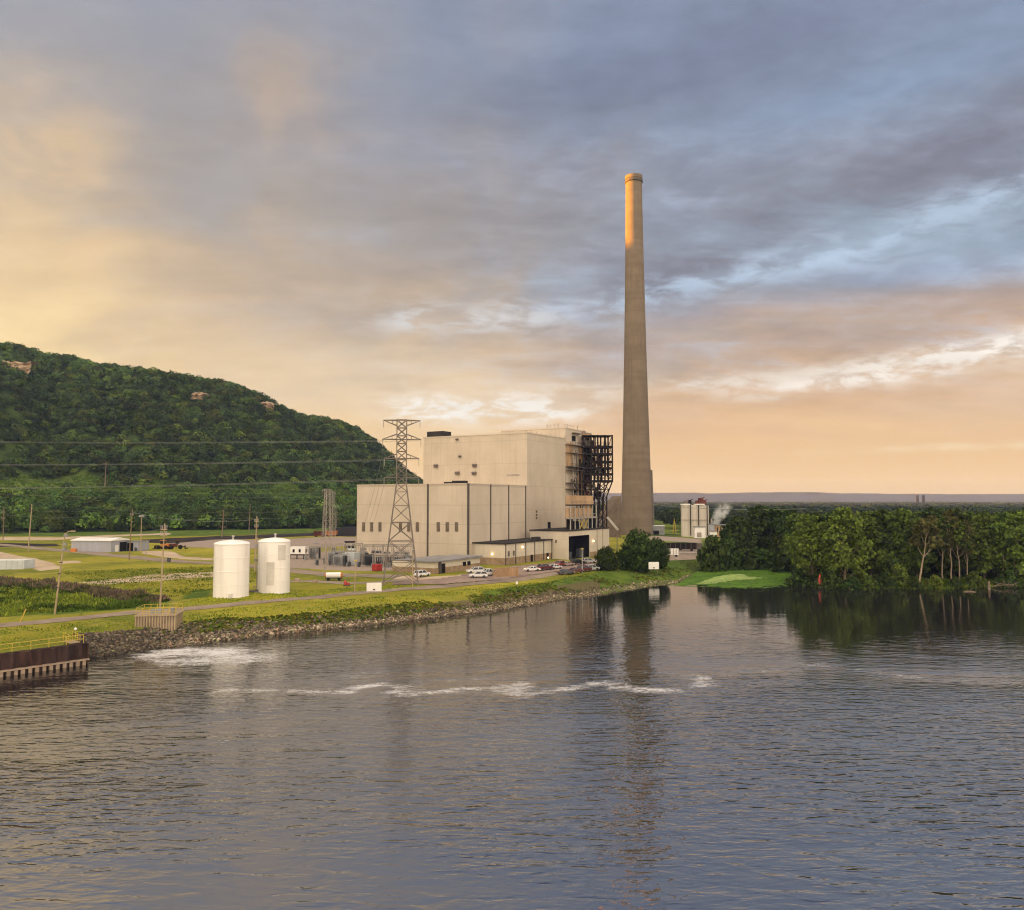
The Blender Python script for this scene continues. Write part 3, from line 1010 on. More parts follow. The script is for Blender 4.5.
for row, (d0, n, x0, x1) in enumerate([(226, 18, 806, 1075), (243, 18, 800, 1085), (262, 18, 790, 1090)]):
    for i in range(n):
        px = x0 + (x1 - x0) * (i + R.uniform(.2, .8)) / n
        x_ = slope(px) * d0; d = d0 + R.uniform(-6, 6)
        p = Vector((slope(px) * d, d, gh(slope(px) * d, d)))
        T = R.choice(TM + TM + TL + TD)
        T.put(p, hpx(p, R.uniform(511.5, 520)), 'green tree in the thick of the wood behind the right bank', 'wood behind the right bank', R.uniform(.85, 1.1), name='broadleaf_tree')
for px, yb, yt, T, lab in [(899, 584, 566, TS[0], 'yellow-green shrub at the waterline under the green trees'), (829, 584.5, 570, TSD, 'dark shrub by the red marker at the waterline'),
                           (868, 585.5, 577, TS[1], 'low light shrub right of the twin-trunk tree'), (886, 585, 574, TSD, 'low dark shrub left of the yellow-green shrub'),
                           (936, 585, 576, TS[0], 'low shrub right of the leaning trunk'), (975, 584.5, 573, TS[1], 'shrub at the foot of the short bare tree'),
                           (1009, 584, 572, TSD, 'dark shrub beside the pile of driftwood'), (852, 586, 579, TSD, 'little shrub at the foot of the twin trunks'),
                           (915, 585.5, 579, TSD, 'little shrub at the foot of the leaning trunk'), (955, 585, 578, TSD, 'little shrub under the thin dry tree'),
                           (1026, 583, 571, TS[0], 'light shrub cut by the right edge of the photo'), (800, 582, 570, TSD, 'dark shrub at the right corner of the green bay')]:
    gtree(T, px, yb, yt, lab, z=.8, cat='shrub')
# row at the foot of the bluff
k = 0
for i in range(46):
    t = .44 + .36 * (i + R.uniform(-.3, .3)) / 46
    p = hill_at(t, .035 + R.uniform(-.02, .05)); p = Vector((p[0], p[1], p[2] - .6))
    T = R.choice(TM + TM + TD + TL[1:])
    T.put(p, R.uniform(9, 16), 'tree in the front row along the foot of the bluff', 'trees along the foot of the bluff', R.uniform(.9, 1.2), name='broadleaf_tree')

# woods behind, mass
B, H = [], []
for i in range(5200):
    d = 275 * (5.2 ** (R.random() ** 1.25)); a = R.uniform(.335, .95)
    if d > 330: a = R.uniform(.31, .95)
    if d > 560: a = R.uniform(.19, .95)
    B.append((a * d, d, gh(a * d, d))); H.append(R.uniform(10, 15.2) + (1.5 if R.random() < .1 else 0))
B = np.array(B); H = np.array(H)
v, f, c = crowns(B, H, H * .36 + .6, 95, np.clip(B[:, 1] * .0016, .5, 1.6), tint_list(len(B)) * np.array([1.25, 1.15, 1.0]))
tag(link('river_wood', np_mesh('river_wood', v, f, M['forest'], False, cols=c)), 'wide flat green wood stretching back from the right bank', 'forest', kind='stuff')
B, H = [], []
for i in range(6600):
    d = R.choice([780, 1000, 1350, 1900, 2600, 3600, 4800]) * R.uniform(.94, 1.08); a = R.uniform(-.14, .95)
    if d < 900 and R.random() < .35: continue
    B.append((a * d, d, 2.0)); H.append(R.uniform(9, 15))
B = np.array(B); H = np.array(H)
v, f, c = crowns(B, H, H * .5 + B[:, 1] * .0035, 34, np.clip(B[:, 1] * .0021, 1.5, 9), tint_list(len(B)) * .9)
tag(link('far_tree_belt', np_mesh('far_tree_belt', v, f, M['forest'], False, cols=c)), 'dark belts of trees across the far plain', 'forest', kind='stuff')

# distant hills
vs, fs = [], []
n = 220; kk = 8
for i in range(n + 1):
    x = -5200 + 13000 * i / n
    pxq = 512 + 800 * x / 7000
    h = np.interp(pxq, [-100, 400, 640, 700, 716, 730, 760, 790, 850, 880, 960, 1024, 1400], [70, 80, 96, 97, 91, 91, 97, 97, 93, 86, 84, 86, 80])
    h += fbm(x * .0035, 3, 8, 5) * 5
    for j in range(kk + 1):
        t = j / kk
        vs.append((x, 6500 + 900 * t + 300 * fbm(x * .001, t, 2, 3), 1.5 + h * math.sin(min(1, t * 1.25) * math.pi / 2) ** 1.5 * (1 if t < .85 else .9)))
for i in range(n):
    for j in range(kk):
        q = i * (kk + 1) + j
        fs.append((q, q + kk + 1, q + kk + 2, q + 1))
mb = MB(); mb.add(vs, fs)
tag(mb.build('far_hills', mat('far_hill_haze_blue', (.02, .035, .06), .95, .3, .004), smooth=True), kind='structure')  # blue of distance haze is put into the base colour of the wooded hills

# ------------------------------------------------------------------ power plant buildings (local X runs along the front towards the right, local Y goes back)
PHI = math.radians(-30)
FR, RB = Vector((math.cos(PHI), math.sin(PHI), 0)), Vector((-math.sin(PHI), math.cos(PHI), 0))


def fl(o, px):
    """distance left of corner o along the front wall seen at photo column px"""
    s = slope(px); L = -FR
    return (o.x - s * o.y) / (s * L.y - L.x)


def rt(o, px):
    s = slope(px)
    return (s * o.y - o.x) / (RB.x - s * RB.y)


def zpx(o, t, d, y):
    q = o + d * t
    return PD(512, y, q.y).z - GZ


C2 = P(505, 565.4)
W = C2 - FR * 12.0 - RB * 2.6
W.z = GZ
BC = W + RB * rt(W, 527); Q = Vector((19.3, 275, GZ))
RC = BC + RB * rt(BC, 565.3)
LW = fl(W, 357); DW = rt(W, 527); HW = 25.3
LB = fl(BC, 423); DB = rt(BC, 565.3); HB = 44.4

hall = thing('turbine_hall', 'long cream turbine hall with narrow windows behind the lattice tower', 'power station', W, PHI)
mb = MB().box(-LW, 0, 0, DW, -1, HW)
mb.build('wall', M['clad'], hall)
MB().box(-LW - .15, .15, -.15, DW + .1, HW, HW + .35).build('parapet', M['clad_b'], hall)
for px in (364, 372, 380.3, 400.8, 409, 417.6, 438.5, 447.5, 456.7):
    t = fl(W, px); z1 = zpx(W, t, -FR, 522.6); z0 = zpx(W, t, -FR, 531)
    fr = MB().box(-t - .62, -t + .62, -.14, .05, z0 - .15, z1 + .15).build('window', M['galv_dark'], hall)
    m2 = MB()
    for q in range(3):
        zz = z0 + (z1 - z0) * q / 3
        m2.box(-t - .48, -t + .48, -.19, -.1, zz + .06, zz + (z1 - z0) / 3 - .06)
    m2.build('pane', M['pane'], fr)
for px in (428,):
    t = fl(W, px); MB().box(-t - .28, -t + .28, -.22, .02, -1, HW + .3).build('corner_trim', M['trim'], hall)
MB().box(-.3, .24, -.24, .35, -1, HW + .3).build('corner_trim', M['trim'], hall)
for px in (490.5, 508.5, 525.5):
    t = rt(W, px); MB().box(-.02, .2, t - .22, t + .22, 5, HW + .3).build('downpipe', M['trim'], hall)
MB().box(-fl(W, 438.5), -fl(W, 446.5), 3, 6, HW + .35, HW + .95).box(-fl(W, 446.5), -fl(W, 457.5), 3, 6, HW + .35, HW + 1.3).build('roof_fan_row', M['roofdark'], hall)
for px in (394, 450):
    t = fl(W, px)
    MB().box(-t - .9, -t + .9, -.1, .05, 0, 2.3).build('door', M['trim'], hall)
lv = MB().box(-.05, .15, 8.5, 13.5, 0, 0.1); lv.build('sill', M['trim'], hall)

boil = thing('boiler_house', 'tall windowless cream boiler house rising behind the turbine hall', 'power station', BC, PHI)
MB().box(-LB, 0, .1, DB, -1, HB).build('wall', M['clad_b'], boil)
MB().box(-LB - .15, .15, -.05, DB + .1, HB, HB + .4).build('parapet', M['clad'], boil)
MB().box(-fl(BC, 424.3), -fl(BC, 440.5), 1.5, 7, HB + .4, HB + 2.6).build('roof_cooler', M['roofdark'], boil)
for px, py in ((436, 466), (457, 439.5), (460, 456.5), (457.5, 473.2), (474.7, 465.6), (474.3, 473.4)):
    t = fl(BC, px); z = zpx(BC, t, -FR, py); s = .5 if py < 460 else .85
    v_ = MB().box(-t - s, -t + s, -.5, .15, z - s * .7, z + s * .7).build('vent', M['galv_dark'], boil)
    MB().add([(-t - s, -.5, z + s * .75), (-t + s, -.5, z + s * .75), (-t + s, -1.0, z + s * .2), (-t - s, -1.0, z + s * .2)], [(0, 1, 2, 3)]).tube([(-t - s, -.75, z + s * .5), (-t + s, -.75, z + s * .5)], .05, 5).build('vent_hood', M['galv_dark'], v_)
t = fl(BC, 513); z = zpx(BC, t, -FR, 475)
MB().box(-t - 2.6, -t + 2.6, -.02, .15, z - .25, z + .25).build('stain_plate', M['galv'], boil)
for py in (511.5, 515, 518):
    t = rt(BC, 536.4); z = zpx(BC, t, RB, py)
    MB().box(-.02, .12, t - .5, t + .5, z - .4, z + .4).build('window', M['pane'], boil)
t = rt(BC, 549); z0 = zpx(BC, t, RB, 528.5); z1 = zpx(BC, t, RB, 522)
d_ = MB().box(-.02, .12, t - 1.1, t + 1.1, z0, z1).build('door', M['dark'], boil)
MB().bar((.3, t + 1, z0 + .2), (.3, t + 4, z0 - 1.6), .25).build('stair', M['galv_dark'], d_)
for i in range(9):
    tt = i / 8
    MB().tube([(0 - .3, DB * tt, HB), (-.3, DB * tt, HB + R.uniform(.8, 1.3))], .06, 5).build('roof_post', M['galv_dark'], boil)

UB = RC + RB * .3
LU = fl(UB, 501); DU = rt(UB, 582); HU = PD(512, 428.4, UB.y).z - GZ
upp = thing('boiler_penthouse', 'highest cream roof block behind the boiler house with rods along its roof', 'power station', UB, PHI)
MB().box(-LU, 0, 0, DU, -1, HU).build('wall', M['clad'], upp)
MB().box(-LU - .15, .15, -.12, DU + .1, HU, HU + .35).build('parapet', M['clad_b'], upp)
for px in (546, 549, 553, 557, 568, 570.5, 573, 576, 580.5):
    t = fl(UB, min(px, 565)) if px < 566 else -rt(UB, px)
    p0 = (-t, 1.2, HU) if px < 566 else (-1.2, -t, HU)
    MB().tube([p0, (p0[0], p0[1], HU + R.uniform(1.2, 2.3))], .07, 5).lathe([(0.01, HU + 1.5), (.2, HU + 1.65), (.2, HU + 1.9), (.01, HU + 2.05)], (p0[0], p0[1]), 6).build('roof_rod', M['galv_dark'], upp)
# services on the right flank, x>0 outwards
for (px0, px1, y0, y1, dx, mt, nm) in [(566.5, 571.5, 443, 466, .9, 'duct', 'cladding_panel'), (579, 582, 446, 463, 1.2, 'duct', 'cladding_panel'), (572, 575.5, 436, 441, .2, 'dark', 'opening'),
                                       (572, 579, 433, 434, 1.6, 'galv_dark', 'canopy'), (571.5, 574.5, 479, 482, .3, 'dark', 'opening'), (572, 576, 490.5, 494.5, .3, 'dark', 'opening'), (577, 581, 467, 492, .8, 'duct', 'cladding_panel')]:
    t0, t1 = rt(UB, px0), rt(UB, px1); z1 = zpx(UB, (t0 + t1) / 2, RB, y0); z0 = zpx(UB, (t0 + t1) / 2, RB, y1)
    MB().box(-.05, dx, t0, t1, z0, z1).build(nm, M[mt], upp)
for y in (445.5, 453.5, 467, 470.5, 483, 489):
    z = zpx(UB, 8, RB, y)
    g = MB().box(0, 2.4, 0, DU + .6, z - .18, z).build('walkway', M['galv_dark'], upp)
    rl = MB()
    for q in np.linspace(0, DU, 8): rl.bar((2.3, q, z), (2.3, q, z + 1.1), .08)
    rl.bar((2.3, 0, z + 1.1), (2.3, DU, z + 1.1), .08).bar((2.3, 0, z + .55), (2.3, DU, z + .55), .06)
    rl.build('railing', M['rust'], g)
for px, mt in ((570.2, 'galv'), (574, 'galv_dark'), (577.3, 'rust')):
    t = rt(UB, px); MB().tube([(1.3, t, 12), (1.3, t, HU - R.uniform(2, 12))], .35, 8).build('riser_pipe', M[mt], upp)
st = MB()
for k in range(7):
    z = zpx(UB, 4, RB, 467) + k * -3
    st.bar((1.6, 3 + (k % 2) * 5, z), (1.6, 8 - (k % 2) * 5, z - 3), .7, .15)
st.build('stair', M['galv_dark'], upp)

# tan block behind
TB = UB + RB * (DU + .4); TB.z = GZ
tb = thing('coal_bunker_tower', 'narrow tan tower squeezed between penthouse and steel frame', 'tower', TB, PHI)
HT = PD(512, 430.5, TB.y).z - GZ
MB().box(-14, .4, 0, rt(TB, 591), -1, HT - 1).build('wall', M['duct'], tb)
MB().box(-14, .6, rt(TB, 582.6), rt(TB, 585), HT - 1, HT).box(-14.1, .5, -.1, rt(TB, 591) + .1, HT - 1, HT - .6).build('roof', M['galv'], tb)
MB().box(.3, .8, rt(TB, 585.5), rt(TB, 587.5), HT - 13, HT - 3).build('louvre', M['dark'], tb)

# ---- open steel frame
sx = [P(583, 545).x, 0]
SD = TB.y - 4
SW_ = (slope(613) - slope(583.5)) * SD
SO = Vector((slope(583.5) * SD, SD, GZ))
sf = thing('steel_frame_tower', 'dark rusty open steel framework full of pipes beside the boiler house', 'steel frame', SO, math.radians(4))
zt = PD(512, 434.8, SD).z - GZ; zb = PD(512, 480, SD).z - GZ
DEP = 9
levels = [PD(512, y, SD).z - GZ for y in (435, 445.5, 452.7, 460.5, 467, 473, 480)]
xs5 = [0, SW_ * .27, SW_ * .5, SW_ * .74, SW_]
for x_ in xs5:
    for y_ in (0, DEP):
        if x_ < SW_ * .6:
            MB().bar((x_, y_, -1), (x_, y_, zt), .55).build('column', M['rust'], sf)
        else:
            MB().bar((x_, y_, zb - .2), (x_, y_, zt), .55).build('column', M['rust'], sf)
for i, z in enumerate(levels):
    dk = MB()
    th = .3 if i in (0,) else .85
    dk.box(-.9 if i in (1, 4) else 0, SW_ + .2, -.2, DEP + .2, z - th, z)
    d_ = dk.build('deck', M['rust'], sf)
    if i:
        rl = MB()
        for q in np.linspace(0, SW_, 8): rl.bar((q, -.1, z), (q, -.1, z + 1.1), .1)
        rl.bar((0, -.1, z + 1.1), (SW_, -.1, z + 1.1), .1).bar((0, -.1, z + .6), (SW_, -.1, z + .6), .07)
        rl.build('railing', M['rust'], d_)
br = MB()
for i in range(len(levels) - 1):
    for k in range(4):
        if (i + k) % 2 == 0 and k != 2:
            br.bar((xs5[k], 0, levels[i]), (xs5[k + 1], 0, levels[i + 1]), .2); br.bar((xs5[k + 1], DEP, levels[i]), (xs5[k], DEP, levels[i + 1]), .2)
for k in (0, 4):
    for i in range(len(levels) - 1): br.bar((xs5[k], 0, levels[i]), (xs5[k], DEP, levels[i + 1]), .2)
br.build('bracing', M['rust'], sf)
# equipment inside
for i in range(60):
    x_ = R.choice([.06, .14, .2, .33, .4, .58, .64, .82]) * SW_ + R.uniform(-.3, .3); y_ = R.uniform(1, DEP - 1); k = R.randrange(1, len(levels))
    if x_ > .48 * SW_ and R.random() < .5: continue
    z = levels[k]; hh = R.uniform(1.4, 2.8); w_ = R.uniform(.4, 1.0)
    q = MB()
    if R.random() < .5: q.box(x_ - w_, x_ + w_, y_ - w_, y_ + w_, z, z + hh).tube([(x_ - w_, y_, z + hh * .6), (x_ - w_ - .8, y_, z + hh * .6), (x_ - w_ - .8, y_, z)], .15, 6)
    else: q.lathe([(w_, z), (w_, z + hh * .8), (w_ * .4, z + hh), (w_ * .2, z + hh + .4)], (x_, y_), 10)
    q.build('vessel', M[R.choice(['rust', 'rust', 'rustred', 'galv_dark'])], sf)
for i in range(9):
    x_ = R.uniform(.03, .95) * SW_; y_ = R.uniform(.5, DEP)
    a_, b_ = sorted(R.sample(levels, 2))
    MB().tube([(x_, y_, a_ - R.uniform(0, 4)), (x_, y_, b_), (x_ + R.choice([-1, 1]) * 1.6, y_, b_ + .2)], R.uniform(.14, .3), 7).build('pipe', M[R.choice(['rustred', 'rust', 'galv_dark'])], sf)
# raking legs below
for y_ in (0, DEP):
    MB().bar((SW_, y_, zb - .3), (SW_ * .80, y_, PD(512, 496, SD).z - GZ), .45).bar((SW_ * .80, y_, PD(512, 496, SD).z - GZ), (SW_ * .78, y_, -1), .45).build('raking_leg', M['rust'], sf)
    MB().bar((SW_ * .72, y_, zb - .3), (SW_ * .6, y_, -1), .4).build('raking_leg', M['rust'], sf)
zlo = PD(512, 527, SD).z - GZ
for y_ in (0, DEP):
    lt = MB()
    for k in range(5):
        za = zb - (zb - zlo) * k / 5; zc = zb - (zb - zlo) * (k + 1) / 5
        xr = lambda z: SW_ * (.79 + .21 * max(0, (z - (zb - 6)) / 6))
        lt.bar((SW_ * .58, y_, za), (xr(zc), y_, zc), .22).bar((xr(za), y_, za), (SW_ * .58, y_, zc), .22).bar((SW_ * .55, y_, zc), (xr(zc), y_, zc), .25)
        if k < 2: lt.bar((0, y_, za), (SW_ * .55, y_, zc), .22).bar((SW_ * .5, y_, za), (0, y_, zc), .22).bar((0, y_, zc), (SW_ * .6, y_, zc), .3)
    lt.build('lattice', M['rust'], sf)
for k in range(12):
    x_ = R.uniform(.05, .7) * SW_; z = R.uniform(zb - 8, zb - 1.5)
    MB().lathe([(.2, z - 1.6), (.75, z - .5), (.75, z + .6), (.3, z + 1.2)], (x_, R.uniform(1, DEP - 1)), 9).build('hopper', M[R.choice(['rust', 'galv_dark', 'rustred', 'galv_light'])], sf)

# ---- tan ducts on top of the door annex
dk_o = Q + RB * rt(Q, 576.5) + Vector((0, 0, 0)) - FR * 2.6
HQ = 9.6
dt_ = thing('precipitator_duct', 'tan box duct on stilts above the big door, below the rusty frame', 'duct', dk_o, PHI)
L0 = 20
def dz(y): return PD(512, y, dk_o.y + 10).z - GZ
MB().box(-1.6, 0, 0, L0, dz(504.4), dz(495.6)).build('duct_box', M['duct'], dt_)
MB().box(-1.6, -.4, 0, L0, dz(517), dz(508)).build('duct_box', M['duct'], dt_)
MB().box(-1.6, .3, -.2, L0 + 1.5, dz(505.6), dz(504.4)).build('deck', M['rust'], dt_)
MB().box(-1.6, .3, -.2, L0 + 3, dz(518.5), dz(517)).build('deck', M['galv'], dt_)
lg = MB()
for y_ in np.linspace(.3, L0 + 2.5, 7): lg.bar((.1, y_, HQ), (.1, y_, dz(504.6)), .3)
lg.build('stilt', M['galv_light'], dt_)
bx = MB()
for i, y_ in enumerate(np.linspace(.3, L0 + 2.5, 7)[:-1]):
    s = (L0 + 2.2) / 6
    if i in (2, 3): bx.bar((.1, y_, HQ), (.1, y_ + s, dz(519)), .28).bar((.1, y_ + s, HQ), (.1, y_, dz(519)), .28)
bx.build('cross_brace', M['yellow'], dt_)
rl = MB()
for z in (dz(517), dz(504.4)):
    for q in np.linspace(0, L0 + 2, 12): rl.bar((.2, q, z), (.2, q, z + 1.2), .09)
    rl.bar((.2, 0, z + 1.2), (.2, L0 + 2, z + 1.2), .09)
rl.build('railing', M['galv_light'], dt_)
for i in range(6):
    y_ = 2 + i * 4.2
    MB().box(-2.4, -.9, y_, y_ + R.uniform(1.5, 3), HQ, HQ + R.uniform(2, 5)).build('blower_unit', M[R.choice(['dark', 'rust', 'galv_dark', 'equip'])], dt_)

# ---- annex with the tall door
an3 = thing('door_annex', 'low cream hall with a tall dark door opening, under the tan duct', 'annex', Q, PHI)
LQ, DQ = fl(Q, 530), rt(Q, 609)
t0, t1 = rt(Q, 568.6), rt(Q, 589.3); zd = zpx(Q, (t0 + t1) / 2, RB, 535.5)
w3 = MB().box(-LQ, 0, 0, t0, -1, HQ).box(-LQ, 0, t1, DQ, -1, HQ).box(-LQ, 0, t0, t1, zd, HQ).box(-LQ, -7, t0, t1, -1, zd)
w3.build('wall', M['clad_white'], an3)
MB().box(-LQ - .2, .25, -.25, DQ + .2, HQ, HQ + .35).build('roof', M['roofdark'], an3)
MB().box(-6.9, -6.2, t0, t1, 0, zd).box(-6.2, -.15, t0 + .01, t0 + .12, 0, zd).box(-6.2, -.15, t1 - .12, t1 - .01, 0, zd).box(-6.2, -.15, t0 + .12, t1 - .12, zd - .12, zd - .01).box(-6.2, -.1, t0 + .12, t1 - .12, 0, .05).build('door', M['dark'], an3)  # near-black lining of the doorway, shade of the unlit interior painted in
for q in np.linspace(t0, t1, 4)[1:-1]: MB().box(-6.2, -5.9, q - .2, q + .2, 0, zd).build('door_rail', M['galv_dark'], an3)
MB().box(-2.6, -.8, t0 + 1, t0 + 4, 0, 2.4).box(-2.6, -1.2, t1 - 6, t1 - 2, 0, 3.0).build('plinth_block', M['equip_dark'], an3)
for px in (596.8, 602.5):
    t = rt(Q, px); MB().box(-.02, .08, t - .12, t + .12, 0, HQ).build('wall_seam', M['galv_dark'], an3)
for px in (556.0,):
    t = fl(Q, px); MB().box(-t - .3, -t + .3, -.15, .1, 5.6, 6.6).build('window', M['pane'], an3)
MB().box(-.02, .1, t1 + .2, DQ, -.2, 1.6).build('plinth', M['brick'], an3)
t = fl(Q, 551); MB().box(-t - .5, -t + .5, -.3, .05, 6, 6.8).build('vent', M['galv_dark'], an3)


def wall_lamp(parent, x, y, z, r=.2):
    b_ = MB().lathe([(.02, z - r), (r, z - r * .5), (r, z + r * .5), (.02, z + r)], (x, y), 8).build('wall_lamp', M['bulb'], parent)
    return b_


t = rt(Q, 592.6); wall_lamp(an3, .35, t, zpx(Q, t, RB, 541))

# ---- panel annex (nearest low hall)
an2 = thing('panel_annex', 'low flat-roofed cream hall with dark vertical joints and lit wall lamps', 'annex', C2, PHI)
H2 = 6.5; D2 = rt(C2, 559); L2 = 12.0
MB().box(-L2, 0, 0, D2, 2.2, H2).build('wall', M['clad_white'], an2)
MB().box(-L2 + .04, -.04, .04, D2, -1, 2.2).build('plinth', M['brick'], an2)
MB().box(-L2 - .2, .35, -.35, D2 + .3, H2, H2 + .35).build('roof', M['roofdark'], an2)
for px in (505.6, 515.6, 525.6, 534.5, 543.5, 551.5, 559):
    t = rt(C2, px); MB().box(-.03, .16, t - .16, t + .16, -1, H2).build('wall_joint', M['trim'], an2)
for px in (508.4, 513.4):
    t = rt(C2, px); MB().box(-.02, .3, t - .35, t + .35, 2.7, 4.3).build('louvre', M['galv_dark'], an2)
for px in (531.6, 547.3):
    t = rt(C2, px); dr = MB().box(-.05, .1, t - .7, t + .7, 0, 2.3).build('door', M['dark'], an2)
for px, py in ((522, 547), (557.5, 543.5), (547.2, 557.6)):
    t = rt(C2, px); wall_lamp(an2, .35, t, zpx(C2, t, RB, py))
t = fl(C2, 492.5); wall_lamp(an2, -t, -.35, zpx(C2, t, -FR, 554))
MB().box(-1.5, .2, D2 * .52, D2 * .62, H2 + .35, H2 + 1.5).build('roof_unit', M['roofdark'], an2)
MB().box(-L2 - 2.4, -L2 + .1, 2, 2.9, 0, 3.4).build('roller_door', M['equip'], an2)

# ---- brick annex
C1 = P(435, 574)
an1 = thing('brick_annex', 'low brick and cream building with a grey sheet roof in front of the turbine hall', 'annex', C1, PHI)
L1, D1 = fl(C1, 393), rt(C1, 480)
MB().box(-L1, 0, 0, D1, 1.55, 3.2).build('wall', M['clad_white'], an1)
MB().box(-L1 - .08, .08, -.08, D1, -1, 1.55).build('plinth', M['brick'], an1)
MB().add([(-L1 * .62, -.7, 3.2), (.7, -.7, 3.2), (.7, D1 + .4, 3.2), (-L1 * .62, D1 + .4, 3.2), (-L1 * .62, -.7, 3.45), (.7, -.7, 3.45), (.7, D1 + .4, 3.75), (-L1 * .62, D1 + .4, 3.75)],
         [(0, 3, 2, 1), (4, 5, 6, 7), (0, 1, 5, 4), (1, 2, 6, 5), (2, 3, 7, 6), (3, 0, 4, 7)]).build('roof', M['roofgrey'], an1)
MB().box(-L1 - .1, -L1 * .62, -.1, D1, 3.2, 3.32).build('roof_slab', M['roofgrey'], an1)
t = rt(C1, 442); MB().box(-.02, .12, t - 1.6, t + 1.6, -.2, 2.6).build('garage_door', M['dark'], an1)
MB().box(-.1, .35, 1.6, 2.6, 0, 3.2).build('corner_post', M['trim'], an1)
for px in (464.5, 469):
    t = rt(C1, px); MB().box(-.02, .12, t - .8, t + .8, 1.2, 2.4).build('window', M['dark'], an1)

# ------------------------------------------------------------------ chimney
CD = 478.0
cb = Vector((slope(636.6) * CD, CD, GZ))
chm = thing('chimney', 'very tall tapering concrete chimney with a sunlit orange top', 'chimney', cb)
HC = PD(635, 176.5, CD).z - GZ
def rpx(w): return w / 2 / F * CD
prof = []
for y, w in ((560, 33.2), (528, 31.5), (500, 30.0), (470, 28.3), (440, 26.6), (400, 24.6), (350, 22.2), (300, 20.2), (250, 18.3), (215, 17.2), (187, 16.5), (183.5, 16.5)):
    prof.append((rpx(w), PD(635, y, CD).z - GZ))
prof[0] = (rpx(33), -1)
MB().lathe(prof, n=64).build('shaft', M['chimney'], chm, smooth=True)
zr = prof[-1][1]
MB().lathe([(rpx(16.6), zr), (rpx(18.4), zr + .5), (rpx(18.4), zr + 1.2), (rpx(16.9), zr + 1.3)], n=48).build('gallery', M['trim'], chm)
ra = MB()
for k in range(28):
    t = 2 * math.pi * k / 28; r_ = rpx(18.2)
    ra.bar((r_ * math.cos(t), r_ * math.sin(t), zr + 1), (r_ * math.cos(t), r_ * math.sin(t), zr + 2.2), .09)
    t2 = t + 2 * math.pi / 28
    ra.bar((r_ * math.cos(t), r_ * math.sin(t), zr + 2.2), (r_ * math.cos(t2), r_ * math.sin(t2), zr + 2.2), .09)
ra.build('railing', M['rust'], chm)
MB().lathe([(rpx(16.7), zr + .2), (rpx(16.9), zr + 1.4), (rpx(17.6), HC - .8), (rpx(17.6), HC), (rpx(14), HC), (rpx(13.6), HC - 4)], n=48).build('crown_rim', M['chimney'], chm, smooth=True)
# ladder on the right flank
la = MB()
for i in range(len(prof) - 1):
    (r0, z0), (r1, z1) = prof[i], prof[i + 1]
    if z0 > PD(635, 489, CD).z - GZ: break
    z0 = max(z0, 0)
    c_, s_ = math.cos(-.12), math.sin(-.12)
    la.bar(((r0 + .5) * c_, (r0 + .5) * s_, z0), ((r1 + .5) * c_, (r1 + .5) * s_, z1), .9, .9)
la.build('ladder_cage', M['galv_dark'], chm)
bx = MB().box(-rpx(19) - .2, -rpx(18), -.6, .6, PD(635, 301.5, CD).z - GZ, PD(635, 299.5, CD).z - GZ); bx.build('sample_port', M['trim'], chm)
# inclined flue duct left of chimney
fd = thing('flue_duct', 'sloping grey-brown flue duct running up to the chimney foot', 'duct', Vector((slope(612) * 440, 440, GZ)), math.radians(20))
def fz(y): return PD(512, y, 440).z - GZ
MB().prism([(-4.5, -1), (5.5, -1), (5.5, fz(496)), (2.8, fz(500)), (-4.5, fz(516))], 'y', 0, 10).build('duct_body', M['ductdark'], fd)
MB().prism([(-11.5, -1), (-4.55, -1), (-4.55, fz(519)), (-11.5, fz(524))], 'y', 1, 9).build('duct_skirt', M['galv_dark'], fd)
cv = thing('conveyor', 'pale sloping conveyor gallery beside the end of the door annex', 'conveyor', Vector((slope(613) * 320, 320, GZ)))
def cz(y): return PD(512, y, 320).z - GZ
MB().bar((-2.4, 0, cz(517)), (1.9, 0, cz(530)), 1.6, .9).build('gallery', M['galv_light'], cv)
MB().bar((-2.2, 0, -1), (-2.2, 0, cz(517)), .3).bar((1.5, 0, -1), (1.5, 0, cz(530)), .3).build('support', M['galv_dark'], cv)

